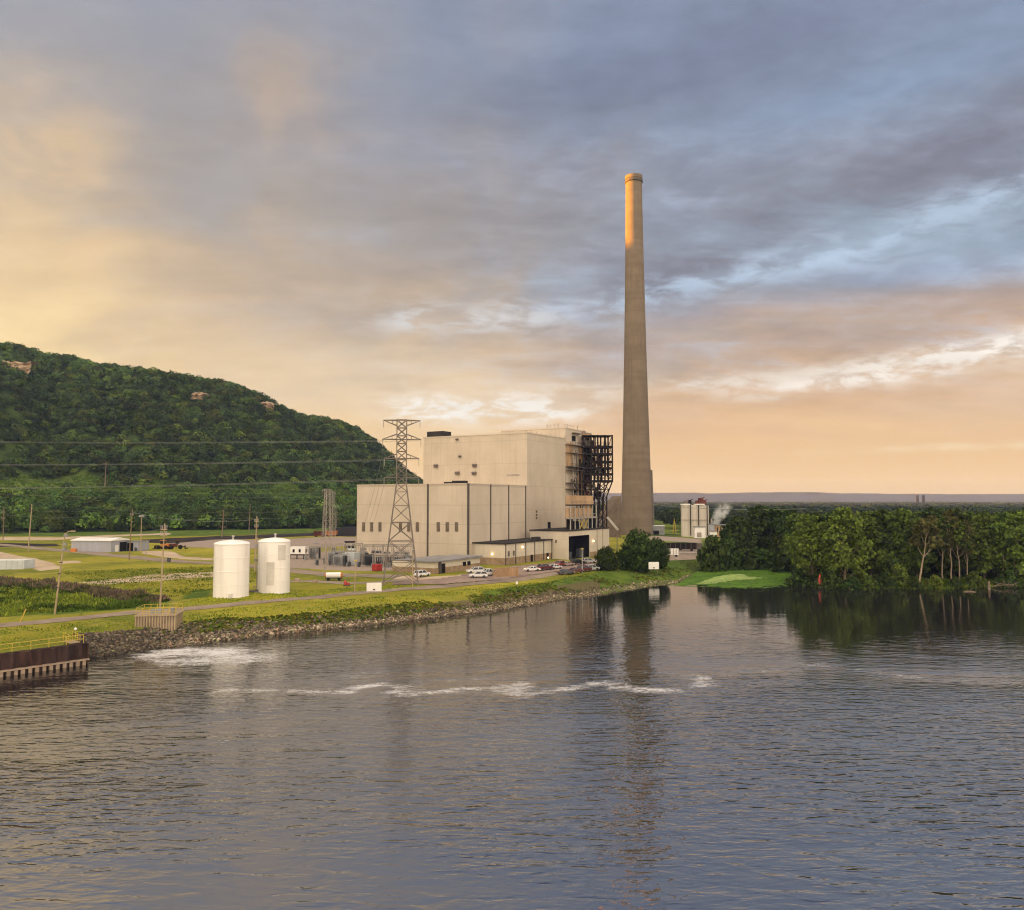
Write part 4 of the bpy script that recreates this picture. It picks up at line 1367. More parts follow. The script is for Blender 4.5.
# ------------------------------------------------------------------ storage tanks
def tank(px, yb, yt, wpx, label, extras):
    p = G(px, yb); p.z -= .1
    d = p.y; r = wpx / 2 / F * d; p = p * ((d + r) / d); p.z = GZ - .1
    h = PD(512, yt, d).z - p.z
    t = thing('storage_tank', label, 'tank', p, 0, 'white storage tanks')
    MB().lathe([(r * 1.02, -.3), (r * 1.02, .25), (r, .25), (r, h)], n=48).build('shell', M['tankpaint'], t, smooth=True)
    rf = MB().lathe([(r + .08, h), (r + .08, h + .12), (r * .93, h + .42), (r * .6, h + .72), (.01, h + .95)], n=48).build('roof', M['white'], t, smooth=True)
    MB().lathe([(.18, h + .8), (.18, h + 1.5), (.3, h + 1.5), (.3, h + 1.75), (.01, h + 1.9)], (.2, 0), 10).build('roof_vent', M['galv_light'], rf)
    rg = MB()
    for z in np.linspace(h * .25, h, 4): rg.lathe([(r + .005, z - .05), (r + .05, z - .04), (r + .05, z + .04), (r + .005, z + .05)], n=48)
    rg.build('stiffener_ring', M['white'], t, smooth=True)
    if extras:
        def patch(a0, a1, z0, z1):
            vs, fs = [], []
            for i in range(9):
                a = math.radians(a0 + (a1 - a0) * i / 8)
                vs += [((r + .07) * math.cos(a), (r + .07) * math.sin(a), z0), ((r + .07) * math.cos(a), (r + .07) * math.sin(a), z1), (r * .98 * math.cos(a), r * .98 * math.sin(a), z0), (r * .98 * math.cos(a), r * .98 * math.sin(a), z1)]
            for i in range(8):
                k = i * 4
                fs += [(k, k + 4, k + 5, k + 1), (k + 1, k + 5, k + 7, k + 3), (k, k + 2, k + 6, k + 4)]
            fs += [(0, 1, 3, 2), (32, 34, 35, 33)]
            MB().add(vs, fs).build('repaint_patch', M['tankpatch'], t)
        patch(-60, -30, h * .66, h * .95); patch(-100, -72, h * .18, h * .62)
        ld = MB()
        a = math.radians(-152)
        for o_ in (-.22, .22):
            q = Vector((math.cos(a), math.sin(a), 0)) * (r + .25) + Vector((-math.sin(a), math.cos(a), 0)) * o_
            ld.bar((q.x, q.y, 0), (q.x, q.y, h + 1), .07)
        for z in np.arange(.4, h + 1, .4):
            q = Vector((math.cos(a), math.sin(a), 0)) * (r + .25); s_ = Vector((-math.sin(a), math.cos(a), 0)) * .22
            ld.bar(q - s_ + Vector((0, 0, z)), q + s_ + Vector((0, 0, z)), .05)
        ld.build('ladder', M['galv'], t)
        for zf in (.65, .93):
            MB().box(-r - .45, -r + .2, -1.6, -1.0, h * zf - .25, h * zf + .25).build('fitting_box', M['equip'], t)
    else:
        MB().box(r * .2, r * .2 + .7, -r - .12, -r * .9, .3, 1.1).build('manhole', M['tankpatch'], t)
    return t


ta = tank(231, 598.5, 545, 34.5, 'plain white cylindrical storage tank, nearer the river of the pair', False)
tb_ = tank(273.5, 594, 542.5, 31.5, 'white storage tank with ladder and greyed paint patches, right of the pair', True)
pa, pb = G(248, 594), G(260, 593)
pv = thing('valve_pipe', 'dark pipe with a valve wheel running between the two white tanks', 'pipe', (pa + pb) / 2)
dv = (pb - pa) / 2
MB().tube([-dv * 1.2 + Vector((0, 0, .4)), dv * 1.2 + Vector((0, 0, .4))], .2, 8).build('pipe', M['galv_dark'], pv)
MB().tube([(0, 0, .4), (0, 0, 1.3)], .08, 6).lathe([(.35, 1.3), (.35, 1.38), (.05, 1.38)], n=12).box(-.8, .8, -.3, .3, -.2, .2).build('valve', M['equip'], pv)


# ------------------------------------------------------------------ lattice towers
def lattice(t, h_body, w_top, w_base, z_waist, arms, mtl, nseg_low=6, nseg_up=8, bw=.18, dark=None):
    def half(z):
        return w_top / 2 if z >= z_waist else w_base / 2 + (w_top / 2 - w_base / 2) * (z / z_waist)
    for sx_, sy_ in ((-1, -1), (1, -1), (1, 1), (-1, 1)):
        MB().bar((sx_ * half(0), sy_ * half(0), -.6), (sx_ * half(z_waist), sy_ * half(z_waist), z_waist), bw * 1.6).bar((sx_ * half(z_waist), sy_ * half(z_waist), z_waist), (sx_ * w_top / 2, sy_ * w_top / 2, h_body), bw * 1.3).build('leg', mtl, t)
    zs = [z_waist * (1 - (1 - k / nseg_low) ** 1.35) for k in range(nseg_low + 1)] + list(np.linspace(z_waist, h_body, nseg_up + 1)[1:])
    br = MB()
    cor = [(-1, -1), (1, -1), (1, 1), (-1, 1)]
    for a, b_ in zip(zs[:-1], zs[1:]):
        for k in range(4):
            p, q = cor[k], cor[(k + 1) % 4]
            ha, hb = half(a), half(b_)
            br.bar((p[0] * ha, p[1] * ha, a), (q[0] * hb, q[1] * hb, b_), bw * .75).bar((q[0] * ha, q[1] * ha, a), (p[0] * hb, p[1] * hb, b_), bw * .75)
            br.bar((p[0] * hb, p[1] * hb, b_), (q[0] * hb, q[1] * hb, b_), bw * .75)
    br.build('bracing', mtl, t)
    for z, hw, up in arms:
        am = MB()
        for s_ in (-1, 1):
            tip = Vector((s_ * hw, 0, z))
            for y_ in (-w_top / 2, w_top / 2):
                am.bar((s_ * w_top / 2, y_, z), tip, bw)
                am.bar((s_ * w_top / 2, y_, z + up), tip, bw * .7)
            for f_ in (.33, .66):
                x_ = s_ * (w_top / 2 + (hw - w_top / 2) * f_)
                am.bar((x_, 0, z), (x_, 0, z + up * (1 - f_)), bw * .6)
        am.bar((-w_top / 2, 0, z), (w_top / 2, 0, z), bw)
        a_ = am.build('crossarm', mtl, t)
        for s_ in (-1, 1):
            ins = MB()
            for k in range(6):
                ins.lathe([(.05, z - .35 - k * .25), (.16, z - .3 - k * .25), (.05, z - .2 - k * .25)], (s_ * (hw - .1), 0), 8)
            ins.tube([(s_ * (hw - .1), 0, z), (s_ * (hw - .1), 0, z - 1.9)], .04, 5)
            ins.build('insulator', M['porcelain'], a_)


TWP = G(400.6, 584); TWP.y += 0
hT = PD(401, 420, TWP.y).z - TWP.z
tw = thing('lattice_tower', 'tall lattice transmission tower with four crossarms in front of the turbine hall', 'pylon', TWP, math.radians(8))
k_ = TWP.y / F
zA = [PD(401, y, TWP.y).z - TWP.z for y in (420.4, 439.5, 458.5, 477.8)]
lattice(tw, hT, 9.6 * k_, 35 * k_, PD(401, 483, TWP.y).z - TWP.z, [(zA[0], 18.5 * k_, -1.3), (zA[1], 19.5 * k_, 1.3), (zA[2], 17.5 * k_, 1.1), (zA[3], 17.5 * k_, 1.1)], M['galv_dark'], bw=.19)


def spot(px, yb, yt, z=GZ):
    p = G(px, yb, z)
    return p, PD(512, yt, p.y).z - p.z


p, h = spot(326.5, 540, 489)
t = thing('lattice_mast', 'slim pale lattice mast behind the substation', 'pylon', p, .4)
lattice(t, h, 2.4, 4.4, h * .9, [(h * .985, 2.6, -.8)], M['galv'], nseg_low=9, nseg_up=1, bw=.11)
p, h = spot(332.3, 537, 491)
t = thing('lattice_mast', 'thinner lattice mast standing just right of the slim pale mast', 'pylon', p, .9)
lattice(t, h, 1.6, 2.6, h * .9, [(h * .98, 1.8, -.6)], M['galv'], nseg_low=10, nseg_up=1, bw=.08)


# ------------------------------------------------------------------ poles
def pole(name, label, px_b, yb, px_t, yt, mtl='wood', r=.16, arms=(), lamp=None, cat='pole', group=None):
    p, h = spot(px_b, yb, yt)
    t = thing(name, label, cat, p, 0, group)
    top = Vector(((slope(px_t) - slope(px_b)) * p.y, 0, h))
    MB().tube([(0, 0, -.5), top * .5, top], [r * 1.15, r, r * .72], 10).build('shaft', M[mtl], t, smooth=True)
    for fr_, hw in arms:
        c_ = top * fr_
        a_ = MB().bar(c_ + Vector((-hw, -.2, 0)), c_ + Vector((hw, -.2, 0)), .14, .17).build('crossarm', M[mtl], t)
        for s_ in (-.92, -.5, .5, .92):
            MB().tube([c_ + Vector((s_ * hw, -.2, .1)), c_ + Vector((s_ * hw, -.2, .75))], [.05, .08], 7).build('insulator', M['porcelain'], a_)
    if lamp == 'arm':
        a_ = MB().tube([top + Vector((0, 0, -.3)), top + Vector((.5, 0, .25)), top + Vector((1.25, 0, .35))], .08, 7).build('lamp_arm', M[mtl], t)
        MB().box(top.x + 1.0, top.x + 1.75, -.2, .2, top.z + .22, top.z + .45).build('lamp_head', M['polepale'], t)
    if lamp == 'flood':
        MB().box(top.x - .95, top.x + .95, -.35, .35, top.z - .05, top.z + .75).build('lamp_head', M['equip'], t)
    if lamp == 'small':
        MB().box(top.x - .3, top.x + .3, -.25, .25, top.z - .05, top.z + .25).build('lamp_head', M['yellow'], t)
    return t, p, top


poles = {}
def pl(key, *a, **k):
    t, p, top = pole(*a, **k); poles[key] = p + top
    return t


pl('a', 'utility_pole', 'grey-brown utility pole with two crossarms at the left edge below the bluff', 3, 540, 2.6, 506, arms=((.8, .9), (.62, .9)), r=.2)
pl('b', 'utility_pole', 'tall plain wooden pole standing in grass left of the dirt track', 28.2, 551, 30.3, 504, 'polepale', r=.22)
t = pl('c', 'leaning_pole', 'leaning wooden lamp pole in the reeds by the riverside road', 54.5, 613, 62.6, 533, 'polepale', r=.15, lamp='arm', cat='lamp pole')
_p, _h = spot(54.5, 613, 533)
tp = Vector(((slope(62.6) - slope(54.5)) * _p.y, 0, _h))
for fr_ in (.97, .86, .8):
    c_ = tp * fr_; MB().box(c_.x - .1, c_.x + .5, -.25, .25, c_.z - .2, c_.z + .25).build('switch_box', M['equip'], t)
for fr_ in (.64, .5, .33):
    c_ = tp * fr_; MB().box(c_.x - .3, c_.x + .12, -.2, .2, c_.z - .1, c_.z + .1).build('step_bracket', M['trim'], t)
pl('d', 'utility_pole', 'thin wooden pole in the meadow behind the metal shed, at its middle', 116.5, 530, 116.5, 506.5, r=.22)
pl('e', 'utility_pole', 'tall brown wooden pole in front of the right end of the metal shed', 129, 560, 131, 508.7, r=.17, arms=((.87, .55),))
pl('f', 'floodlight_pole', 'floodlight pole with a pale box head behind the shed', 140.6, 551.5, 140.6, 517, 'polepale', r=.17, lamp='flood', cat='lamp pole')
pl('g', 'utility_pole', 'slender pale pole with double crossarms rising behind the beige intake box', 159.8, 610.4, 162.6, 523, 'polepale', r=.14, arms=((.925, .6), (.86, .6)))
pl('h', 'utility_pole', 'reddish wooden pole with three crossarms above the left white tank', 222, 537, 223, 510, r=.3, arms=((.8, 2.2), (.58, 2.2), (.36, 2.2)))
pl('i', 'utility_pole', 'pale wooden pole with small crossarms between the two white tanks', 254.5, 571, 256, 516, 'polepale', r=.2, arms=((.9, .6), (.8, .6)))
pl('j', 'utility_pole', 'plain dry pole in the meadow behind the gap of the white tanks', 249, 531, 249.7, 504, r=.24)
pl('k', 'utility_pole', 'grey pole with three crossarms right of the lattice masts', 336.5, 533, 336.5, 503, 'galv_dark', r=.24, arms=((.85, 1.6), (.6, 1.6), (.45, 1.6)))
pl('l', 'mast_pole', 'tall thin bare mast rising from the access road left of the substation', 324.8, 571, 325.6, 489, 'galv', r=.15)
pl('m', 'lamp_pole', 'short pale lamp pole by the road right of the white tanker', 354.4, 592.6, 355.4, 561, 'polepale', r=.11, lamp='small', cat='lamp pole')
pl('n', 'lamp_pole', 'slim pale lamp pole among the parked cars', 582.3, 574, 582.3, 549, 'galv_light', r=.10, lamp='small', cat='lamp pole')
pl('o', 'lamp_pole', 'short grey pole standing in the yard right of the metal shed', 145.5, 562, 146, 540, 'galv', r=.12, cat='lamp pole')
hp = hill_at(.60, .345)
tt = None
p = PD(105, 483, 610); p.z -= 1
t = thing('utility_pole', 'lone dead-looking wooden pole on the grassy bench across the bluff', 'pole', p)
MB().tube([(0, 0, -2), (.4, 0, 17.5)], [.35, .25], 8).build('shaft', M['wood'], t)
MB().bar((-1.5, -.3, 16), (2.3, -.3, 16), .3).build('crossarm', M['wood'], t)
p, h = spot(410, 588.5, 549)
t = thing('lamp_pole', 'short pale post in front of the lattice tower feet', 'lamp pole', p)
p, h = spot(412.3, 588.6, 550)
t.location = p
MB().tube([(0, 0, -.4), (0, 0, h)], [.10, .07], 8).build('shaft', M['polepale'], t)
MB().box(-.25, .25, -.2, .2, h, h + .2).build('lamp_head', M['galv_light'], t)


# ------------------------------------------------------------------ wires
def wire(a, b_, sag, label, group='power lines', r=.05, name='power_line'):
    a, b_ = Vector(a), Vector(b_)
    pts = []
    for i in range(33):
        t = i / 32
        p = a.lerp(b_, t); p.z -= sag * 4 * t * (1 - t)
        pts.append(p)
    return tag(MB().tube(pts, r, 5).build(name, M['wire'], smooth=True), label, 'power line', group)


mt_top = PD(326.5, 490.5, G(326.5, 540).y)
for k, (yy, dd) in enumerate(((447, 0), (462, -1.6), (474, -3.2))):
    wire(mt_top + Vector((0, 0, dd)), PD(-340, yy - 2, 420), 5.0, ('upper', 'middle', 'lower')[k] + ' thin wire from the slim lattice mast to the left across the bluff', r=.03)
names = ['topmost of', 'second', 'third', 'lowest of']
for i, (ya, yt_, dep) in enumerate(((437, 440, 300), (463, 459.5, 300), (490, 478.5, 300))):
    for s_ in (-1, 1):
        loc = tw.matrix_basis @ Vector((s_ * 17.5 * k_, 0, zA[i + 1] - .3))
        e = PD(-330, ya - 4, dep); e.y += 9 if s_ > 0 else 0
        wire(loc, e, 1.6, ('upper', 'middle', 'lower')[i] + (' wire strung from the near arm tip' if s_ < 0 else ' wire strung from the far arm tip') + ' of the lattice tower across the bluff', r=.032)
for s_ in (-1, 1):
    loc = tw.matrix_basis @ Vector((s_ * 17.5 * k_, 0, zA[0]))
for k, (zz, tx) in enumerate(((zA[1], 358), (zA[2], 362), (zA[3], 366))):
    loc = tw.matrix_basis @ Vector((-17.5 * k_, 0, zz - 1.9))
    wire(loc, P(tx, 557) + Vector((0, 8, 9)), 1.2, 'thin wire dropping from the %s crossarm of the lattice tower to the substation' % ('second', 'third', 'fourth')[k], r=.03)
for a_, b_, n_ in (('a', 'd', 'left-edge pole to the pole behind the shed'), ('d', 'h', 'shed pole to the reddish three-arm pole'), ('h', 'k', 'reddish three-arm pole to the grey pole by the masts')):
    for dzv in (-1.0, -4.5):
        wire(poles[a_] + Vector((0, 0, dzv)), poles[b_] + Vector((0, 0, dzv)), 2.2, ('upper' if dzv > -2 else 'lower') + ' wire running from the ' + n_, r=.035)
wire(poles['c'] + Vector((0, 0, -.6)), poles['g'] + Vector((0, 0, -.8)), 1.0, 'wire between the leaning lamp pole and the slender pole by the intake', r=.02)
wire(poles['e'] + Vector((0, 0, -1.2)), poles['i'] + Vector((0, 0, -1)), 1.6, 'wire from the brown shed pole to the pole between the tanks', r=.04)
wire(PD(652, 504.4, 430), PD(806, 508.8, 268), 1.2, 'pale wire crossing in front of the silos to the dark grove', r=.10)


# ------------------------------------------------------------------ sheet pile wall, railing, intake
sp_len = 46
wo = Vector((WL1.x, WL1.y, 0)) + WDIR.to_3d() * 1.1
ang = math.atan2(WDIR.y, WDIR.x)
spw = thing('sheet_pile_wall', 'rusty corrugated sheet pile wall with a pale waler beam at the waterline', 'retaining wall', wo, ang)
ZT = GZ + .3
mb = MB(); vs = []
step = .42; n = int(sp_len / step); off = [0, .0, -.36, -.36]
for i in range(n + 1):
    x_ = -i * step; y_ = off[i % 4]
    vs += [(x_, y_ - .5, -2.5), (x_, y_ - .5, ZT), (x_, y_ - .42, ZT), (x_, y_ - .42, -2.5)]
fs = []
for i in range(n):
    k = i * 4
    fs += [(k, k + 4, k + 5, k + 1), (k + 1, k + 5, k + 6, k + 2), (k + 2, k + 6, k + 7, k + 3)]
mb.add(vs, fs).box(-.1, .05, -.86, 4, -2.5, ZT)
mb.build('pile', M['pile'], spw)
MB().box(-sp_len, .1, -1.12, -.55, .62, .82).build('waler', M['waler'], spw)
lw = MB()
for i in range(int(sp_len / .84)):
    x_ = -.5 - i * .84
    lw.box(x_ - .2 - R.uniform(0, .06), x_ + .2, -1.02 + R.uniform(-.03, .03), -.6, -.8, .6)
lw.build('fender_block', M['waler'], spw)
MB().box(-sp_len, .1, -.65, .2, ZT, ZT + .09).build('capping', M['pile'], spw)
ry = thing('guard_railing', 'yellow guard railing along the top of the sheet pile wall', 'railing', wo + Vector((0, 0, ZT)), ang)
for i in range(18):
    MB().tube([(-.4 - i * 2.2, -.2, 0), (-.4 - i * 2.2, -.2, 1.25)], .045, 7).build('post', M['yellow'], ry)
MB().tube([(-.4, -.2, 1.22), (-38, -.2, 1.22)], .045, 7).build('top_rail', M['yellow'], ry)
MB().tube([(-.4, -.2, .65), (-38, -.2, .65)], .04, 7).build('mid_rail', M['yellow'], ry)
r2 = thing('stair_railing', 'short yellow stair railing turning back from the wall end', 'railing', wo + Vector((-.4, -.2, ZT)), ang)
for i in range(4):
    for x_ in (0, -1.2): MB().tube([(x_, .8 + i * .86, -.2), (x_, .8 + i * .86, 1.12 + i * .05)], .035, 7).build('post', M['yellow'], r2)
for x_ in (0, -1.2):
    MB().tube([(x_, .8, 1.1), (x_, 3.4, 1.25)], .035, 7).tube([(x_, .8, .55), (x_, 3.4, .7)], .03, 7).build('rail', M['yellow'], r2)
MB().box(-1.25, .05, .8, 3.4, .02, .12).build('step_plate', M['polepale'], r2)
p, h = spot(75.3, 637, 629)
t = thing('globe_lamp', 'small white globe lamp on a post at the railing corner', 'lamp', p)
MB().tube([(0, 0, -.3), (0, 0, h - .2)], .05, 6).build('post', M['yellow'], t)
MB().lathe([(.02, h - .25), (.18, h - .12), (.22, h), (.16, h + .15), (.02, h + .22)], n=10).build('globe', M['signwhite'], t, smooth=True)
lg = thing('drift_beam', 'pale broken timber beam leaning on the wall at the left edge of the water', 'beam', P(3, 672, .3))
MB().bar((-3, -.6, 1.1), (1.4, .0, -.5), .42, .35).build('beam', M['waler'], lg)

ip = P(137, 626.5, 1.0)
ib = thing('intake_box', 'beige ribbed intake box with yellow railing on the riverbank', 'intake', P(154.5, 627, GZ) + Vector((0, .3, -.1)), math.radians(9))
wI = 37 / F * 128 / 2
MB().box(-wI, wI, 0, 4.6, -.6, 1.75).build('wall', M['waler'], ib)
rb_ = MB()
for i in range(15):
    x_ = -wI + 2 * wI * i / 14
    rb_.box(x_ - .1, x_ + .1, -.16, .02, -.6, 1.78)
for i in range(9): rb_.box(wI - .02, wI + .14, .3 + i * .5, .46 + i * .5, -.6, 1.78)
rb_.build('rib', M['polepale'], ib)
MB().box(-wI - .2, wI + .2, -.25, 4.8, 1.78, 1.95).build('deck', M['polepale'], ib)
rl = MB()
for x_ in np.linspace(-wI, wI, 7):
    for y_ in (0, 4.6): rl.tube([(x_, y_, 1.9), (x_, y_, 3.1)], .05, 6)
for y_ in (0, 4.6):
    for z in (2.5, 3.1): rl.tube([(-wI, y_, z), (wI, y_, z)], .04, 6)
for x_ in (-wI, wI):
    for z in (2.5, 3.1): rl.tube([(x_, 0, z), (x_, 4.6, z)], .04, 6)
rl.build('railing', M['yellow'], ib)
MB().box(-1.4, .3, 2, 3.4, 1.95, 2.5).lathe([(.35, 1.95), (.35, 2.7), (.1, 2.9)], (2, 2.4), 10).build('pump_cover', M['equip'], ib)

# ------------------------------------------------------------------ riprap, bank scrub, reeds (stuff)
icov = []
import bmesh as _bm
b0 = _bm.new(); _bm.ops.create_icosphere(b0, subdivisions=1, radius=1.0)
iv = np.array([v.co[:] for v in b0.verts]); itri = np.array([[v.index for v in f.verts] for f in b0.faces]); b0.free()


def stones(pos, size, cols, name, label):
    n = len(pos)
    V = iv[None] * (1 + .28 * NR.normal(size=(n, len(iv), 1)).clip(-1.3, 1.3)) * (.6 + .7 * NR.random((n, 1, 3))) * size[:, None, None]
    a = NR.random(n) * 6.28; ca, sa = np.cos(a), np.sin(a)
    X = V[:, :, 0] * ca[:, None] - V[:, :, 1] * sa[:, None]; Y = V[:, :, 0] * sa[:, None] + V[:, :, 1] * ca[:, None]
    V = np.stack([X, Y, V[:, :, 2] * .75], -1) + pos[:, None, :]
    Fc = (itri[None] + (np.arange(n) * len(iv))[:, None, None]).reshape(-1, 3)
    c4 = np.concatenate([np.repeat(cols, len(iv), 0), np.ones((n * len(iv), 1))], 1)
    m, nt, b = newmat('riprap_stone')
    at = nt.attr('tint'); nn = nt.noise(nt.obj(), 3, 4, .6)
    nt.put(b.inputs['Base Color'], nt.mix(nt.ss(nn, .3, .75), at.outputs[0], nt.mix(1, at.outputs[0], (.55, .5, .42), 'MULTIPLY')))
    b.inputs['Roughness'].default_value = .9
    o = link(name, np_mesh(name, V.reshape(-1, 3), Fc, m, False, cols=c4))
    tag(o, label, 'riprap', kind='stuff')


pos, sz, cc = [], [], []
for i in range(22000):
    px = R.uniform(82, 690)
    a = slope(px); ds = shore_depth(a); dt = max(float(np.interp(a, tp_a, tp_d)), ds + 3)
    lim = np.interp(px, [82, 170, 300, 450, 560, 640, 690], [1.0, .95, .62, .42, .34, .22, .08])
    t = R.uniform(-.12, lim) if px < 600 else R.uniform(-.05, lim)
    if R.random() < (t / (lim + .01)) * .35 + (.35 if px > 560 else 0): continue
    d = ds + (dt - ds) * t
    pos.append((a * d + R.uniform(-.2, .2), d, max(gh(a * d, d), -.25) + R.uniform(-.08, .12)))
    sz.append(R.choice([.09, .11, .14, .17, .21, .28]) * R.uniform(.8, 1.2) * (.85 if px > 300 else 1.1) * (1.7 if R.random() < .03 else 1))
    wet = 1 - t / max(lim, .01)
    g = R.choice([.05, .08, .115, .16, .26]) * R.uniform(.8, 1.25) * (.8 if px < 180 else 1) * (1.7 if (t < .2 and px > 170) else .95)
    if t < .02: g *= .5
    w = R.random()
    cc.append((g * 1.12, g * .92, g * .68) if w < .75 else ((g * 1.2, g * .78, g * .5) if w < .88 else (g * .9, g * .95, g * .5)))
stones(np.array(pos), np.array(sz), np.array(cc), 'riprap', 'band of brown and grey riprap stones along the river bank')

B, H, K = [], [], []
for i in range(5200):
    px = R.uniform(150, 700)
    a = slope(px); ds = shore_depth(a); dt = max(float(np.interp(a, tp_a, tp_d)), ds + 3)
    lo = np.interp(px, [150, 200, 300, 450, 560, 640, 690], [.9, .62, .42, .30, .26, .2, .06])
    t = R.uniform(lo * .6, .99)
    if px < 200 and R.random() < .5: continue
    d = ds + (dt - ds) * t
    if fbm(a * d * .12, d * .12, 12, 3) < R.uniform(-.2, .25): continue
    B.append((a * d, d, gh(a * d, d) - .1)); H.append(R.uniform(.08, .42) * (1.25 if .3 < t < .7 else .8))
    w = R.random()
    K.append(np.array([4.2, 2.6, 1.3]) * .9 if w < .36 else (np.array([5.2, 2.6, 2.0]) * .75 if w < .58 else (np.array([1.6, 1.7, .8]) if w < .8 else np.array([3.4, 3.2, .9]))))
B = np.array(B); H = np.array(H); K = np.array(K) * (.7 + .6 * NR.random((len(B), 1)))
v, f, c = crowns(B, H, H * .75, 26, np.full(len(B), .17), K)
tag(link('bank_scrub', np_mesh('bank_scrub', v, f, M['forest'], False, cols=c)), 'weedy green and brown scrub on the upper river bank', 'scrub', kind='stuff')


def blades(poly_px, n, h0, h1, tints, name, label, wid=.07, z=GZ, gz=None):
    poly = [tuple(P(x, y, z).xy) for x, y in poly_px]
    xs = [p[0] for p in poly]; ys = [p[1] for p in poly]
    X = NR.uniform(min(xs), max(xs), n * 4); Y = NR.uniform(min(ys), max(ys), n * 4)
    k = inpoly(X, Y, poly); X, Y = X[k][:n], Y[k][:n]; n = len(X)
    Z = np.array([gh(x, y) for x, y in zip(X, Y)]) if gz is None else np.full(n, gz)
    H_ = NR.uniform(h0, h1, n) * np.clip(.75 + 1.1 * np.array([fbm(x * .22, y * .22, 23, 3) for x, y in zip(X, Y)]), .25, 1.5); a = NR.random(n) * 6.28
    ln = NR.normal(size=(n, 2)) * .22 * H_[:, None]
    w = wid * (.6 + .8 * NR.random(n))
    dx, dy = np.cos(a) * w, np.sin(a) * w
    v = np.stack([np.stack([X - dx, Y - dy, Z - .1], 1), np.stack([X + dx, Y + dy, Z - .1], 1),
                  np.stack([X + ln[:, 0] + dx * .6, Y + ln[:, 1] + dy * .6, Z + H_], 1), np.stack([X + ln[:, 0] - dx * .6, Y + ln[:, 1] - dy * .6, Z + H_ * .96], 1)], 1).reshape(-1, 3)
    ci = NR.integers(0, len(tints), n)
    pat = np.array([fbm(x * .09, y * .16, 21, 3) for x, y in zip(X, Y)])
    ci = np.where(pat > .12, 0, np.where(pat < -.2, len(tints) - 1, ci))
    c = np.array(tints)[ci] * (.68 + .64 * NR.random((n, 1)))
    c4 = np.repeat(np.concatenate([c, np.ones((n, 1))], 1), 4, 0)
    tag(link(name, np_mesh(name, v, np.arange(n * 4).reshape(n, 4), M['forest'], False, cols=c4)), label, 'tall grass', kind='stuff')


blades([(-60, 576), (0, 579), (40, 583), (80, 587), (120, 591), (150, 596), (172, 600), (150, 603), (95, 597), (50, 590), (0, 587), (-60, 585)], 15000, .5, 1.25,
       [(5.4, 2.1, 7.0), (6.8, 2.8, 8.0), (2.4, 2.0, 2.0), (4.6, 2.2, 5.0)], 'reed_bed', 'band of purple-brown flowering reeds along the back of the wet meadow', .15)
B = []
while len(B) < 260:
    px, py = R.uniform(-60, 168), R.uniform(584, 613)
    if not (586 + max(0, px - 60) * .12 < py < 614 - max(0, px) * .06): continue
    p = P(px, py)
    if fbm(p.x * .06, p.y * .1, 61, 3) < .05: continue
    B.append((p.x, p.y, gh(p.x, p.y) - .1))
B = np.array(B); H = .5 + 1.0 * NR.random(len(B))
v, f, c = crowns(B, H, H * 1.0, 70, np.full(len(B), .14), np.array([2.2, 2.0, 1.1]) * (.5 + .9 * NR.random((len(B), 1))))
tag(link('ditch_scrub', np_mesh('ditch_scrub', v, f, M['forest'], False, cols=c)), 'low dark scrub clumps growing in the wet ditch', 'scrub', kind='stuff')
blades([(-60, 588), (0, 589), (50, 592), (95, 599), (150, 604), (165, 605), (130, 607.5), (60, 611.5), (0, 616), (-60, 620)], 15000, .25, .95,
       [(5.4, 3.9, 1.8), (3.6, 3.2, 1.4), (7.5, 5.0, 2.8), (2.2, 2.1, 1.1)], 'sedge_bed', 'dark green sedge filling the ditch left of the riverside road', .15)
blades([(0, 629), (85, 622), (178, 614), (270, 606), (360, 598), (450, 591), (540, 581), (640, 565), (665, 561), (600, 574), (500, 591), (420, 600), (314, 611), (226, 617), (141, 628), (85, 634), (85, 642), (0, 651)], 26000, .06, .26,
       [(8.2, 5.3, 1.7), (6.6, 4.8, 1.5), (10.0, 6.2, 2.8), (4.4, 3.7, 1.1)], 'verge_grass', 'yellow-green rough grass on the verge between road and river bank', .10)
blades([(175, 600), (300, 590), (420, 585), (400, 589), (300, 599), (180, 608)], 5000, .06, .24,
       [(8.2, 5.3, 1.7), (6.6, 4.8, 1.5), (4.4, 3.7, 1.1)], 'lawn_grass', 'yellow-green lawn grass around the white tanks', .10)
blades([(60, 572), (215, 566), (290, 574), (215, 590), (170, 597), (100, 588)], 12000, .06, .3,
       [(8.2, 5.3, 1.7), (6.6, 4.8, 1.5), (10.0, 6.2, 3.0), (4.0, 3.4, 1.1)], 'meadow_grass', 'rough yellow-green meadow grass left of the white tanks', .12)
blades([(690, 572), (715, 568.5), (760, 567), (784, 568.5), (792, 576), (795, 583), (735, 586), (705, 584.5), (680, 584)], 1800, .03, .12,
       [(2.6, 4.6, .6), (2.0, 3.8, .5), (3.4, 5.0, .7)], 'marsh_grass', 'bright green water weeds filling the little bay', .16, z=0, gz=.03)
blades([(800, 585.5), (812, 588), (873, 589.2), (961, 589), (1024, 586.5), (1080, 585), (1080, 581), (961, 583), (873, 583), (812, 581.5)], 9000, .5, 1.3,
       [(2.6, 2.4, .9), (1.6, 1.7, .8), (4.2, 2.8, 1.2)], 'bank_grass', 'rank green grass along the right waterline', .15, z=.5)


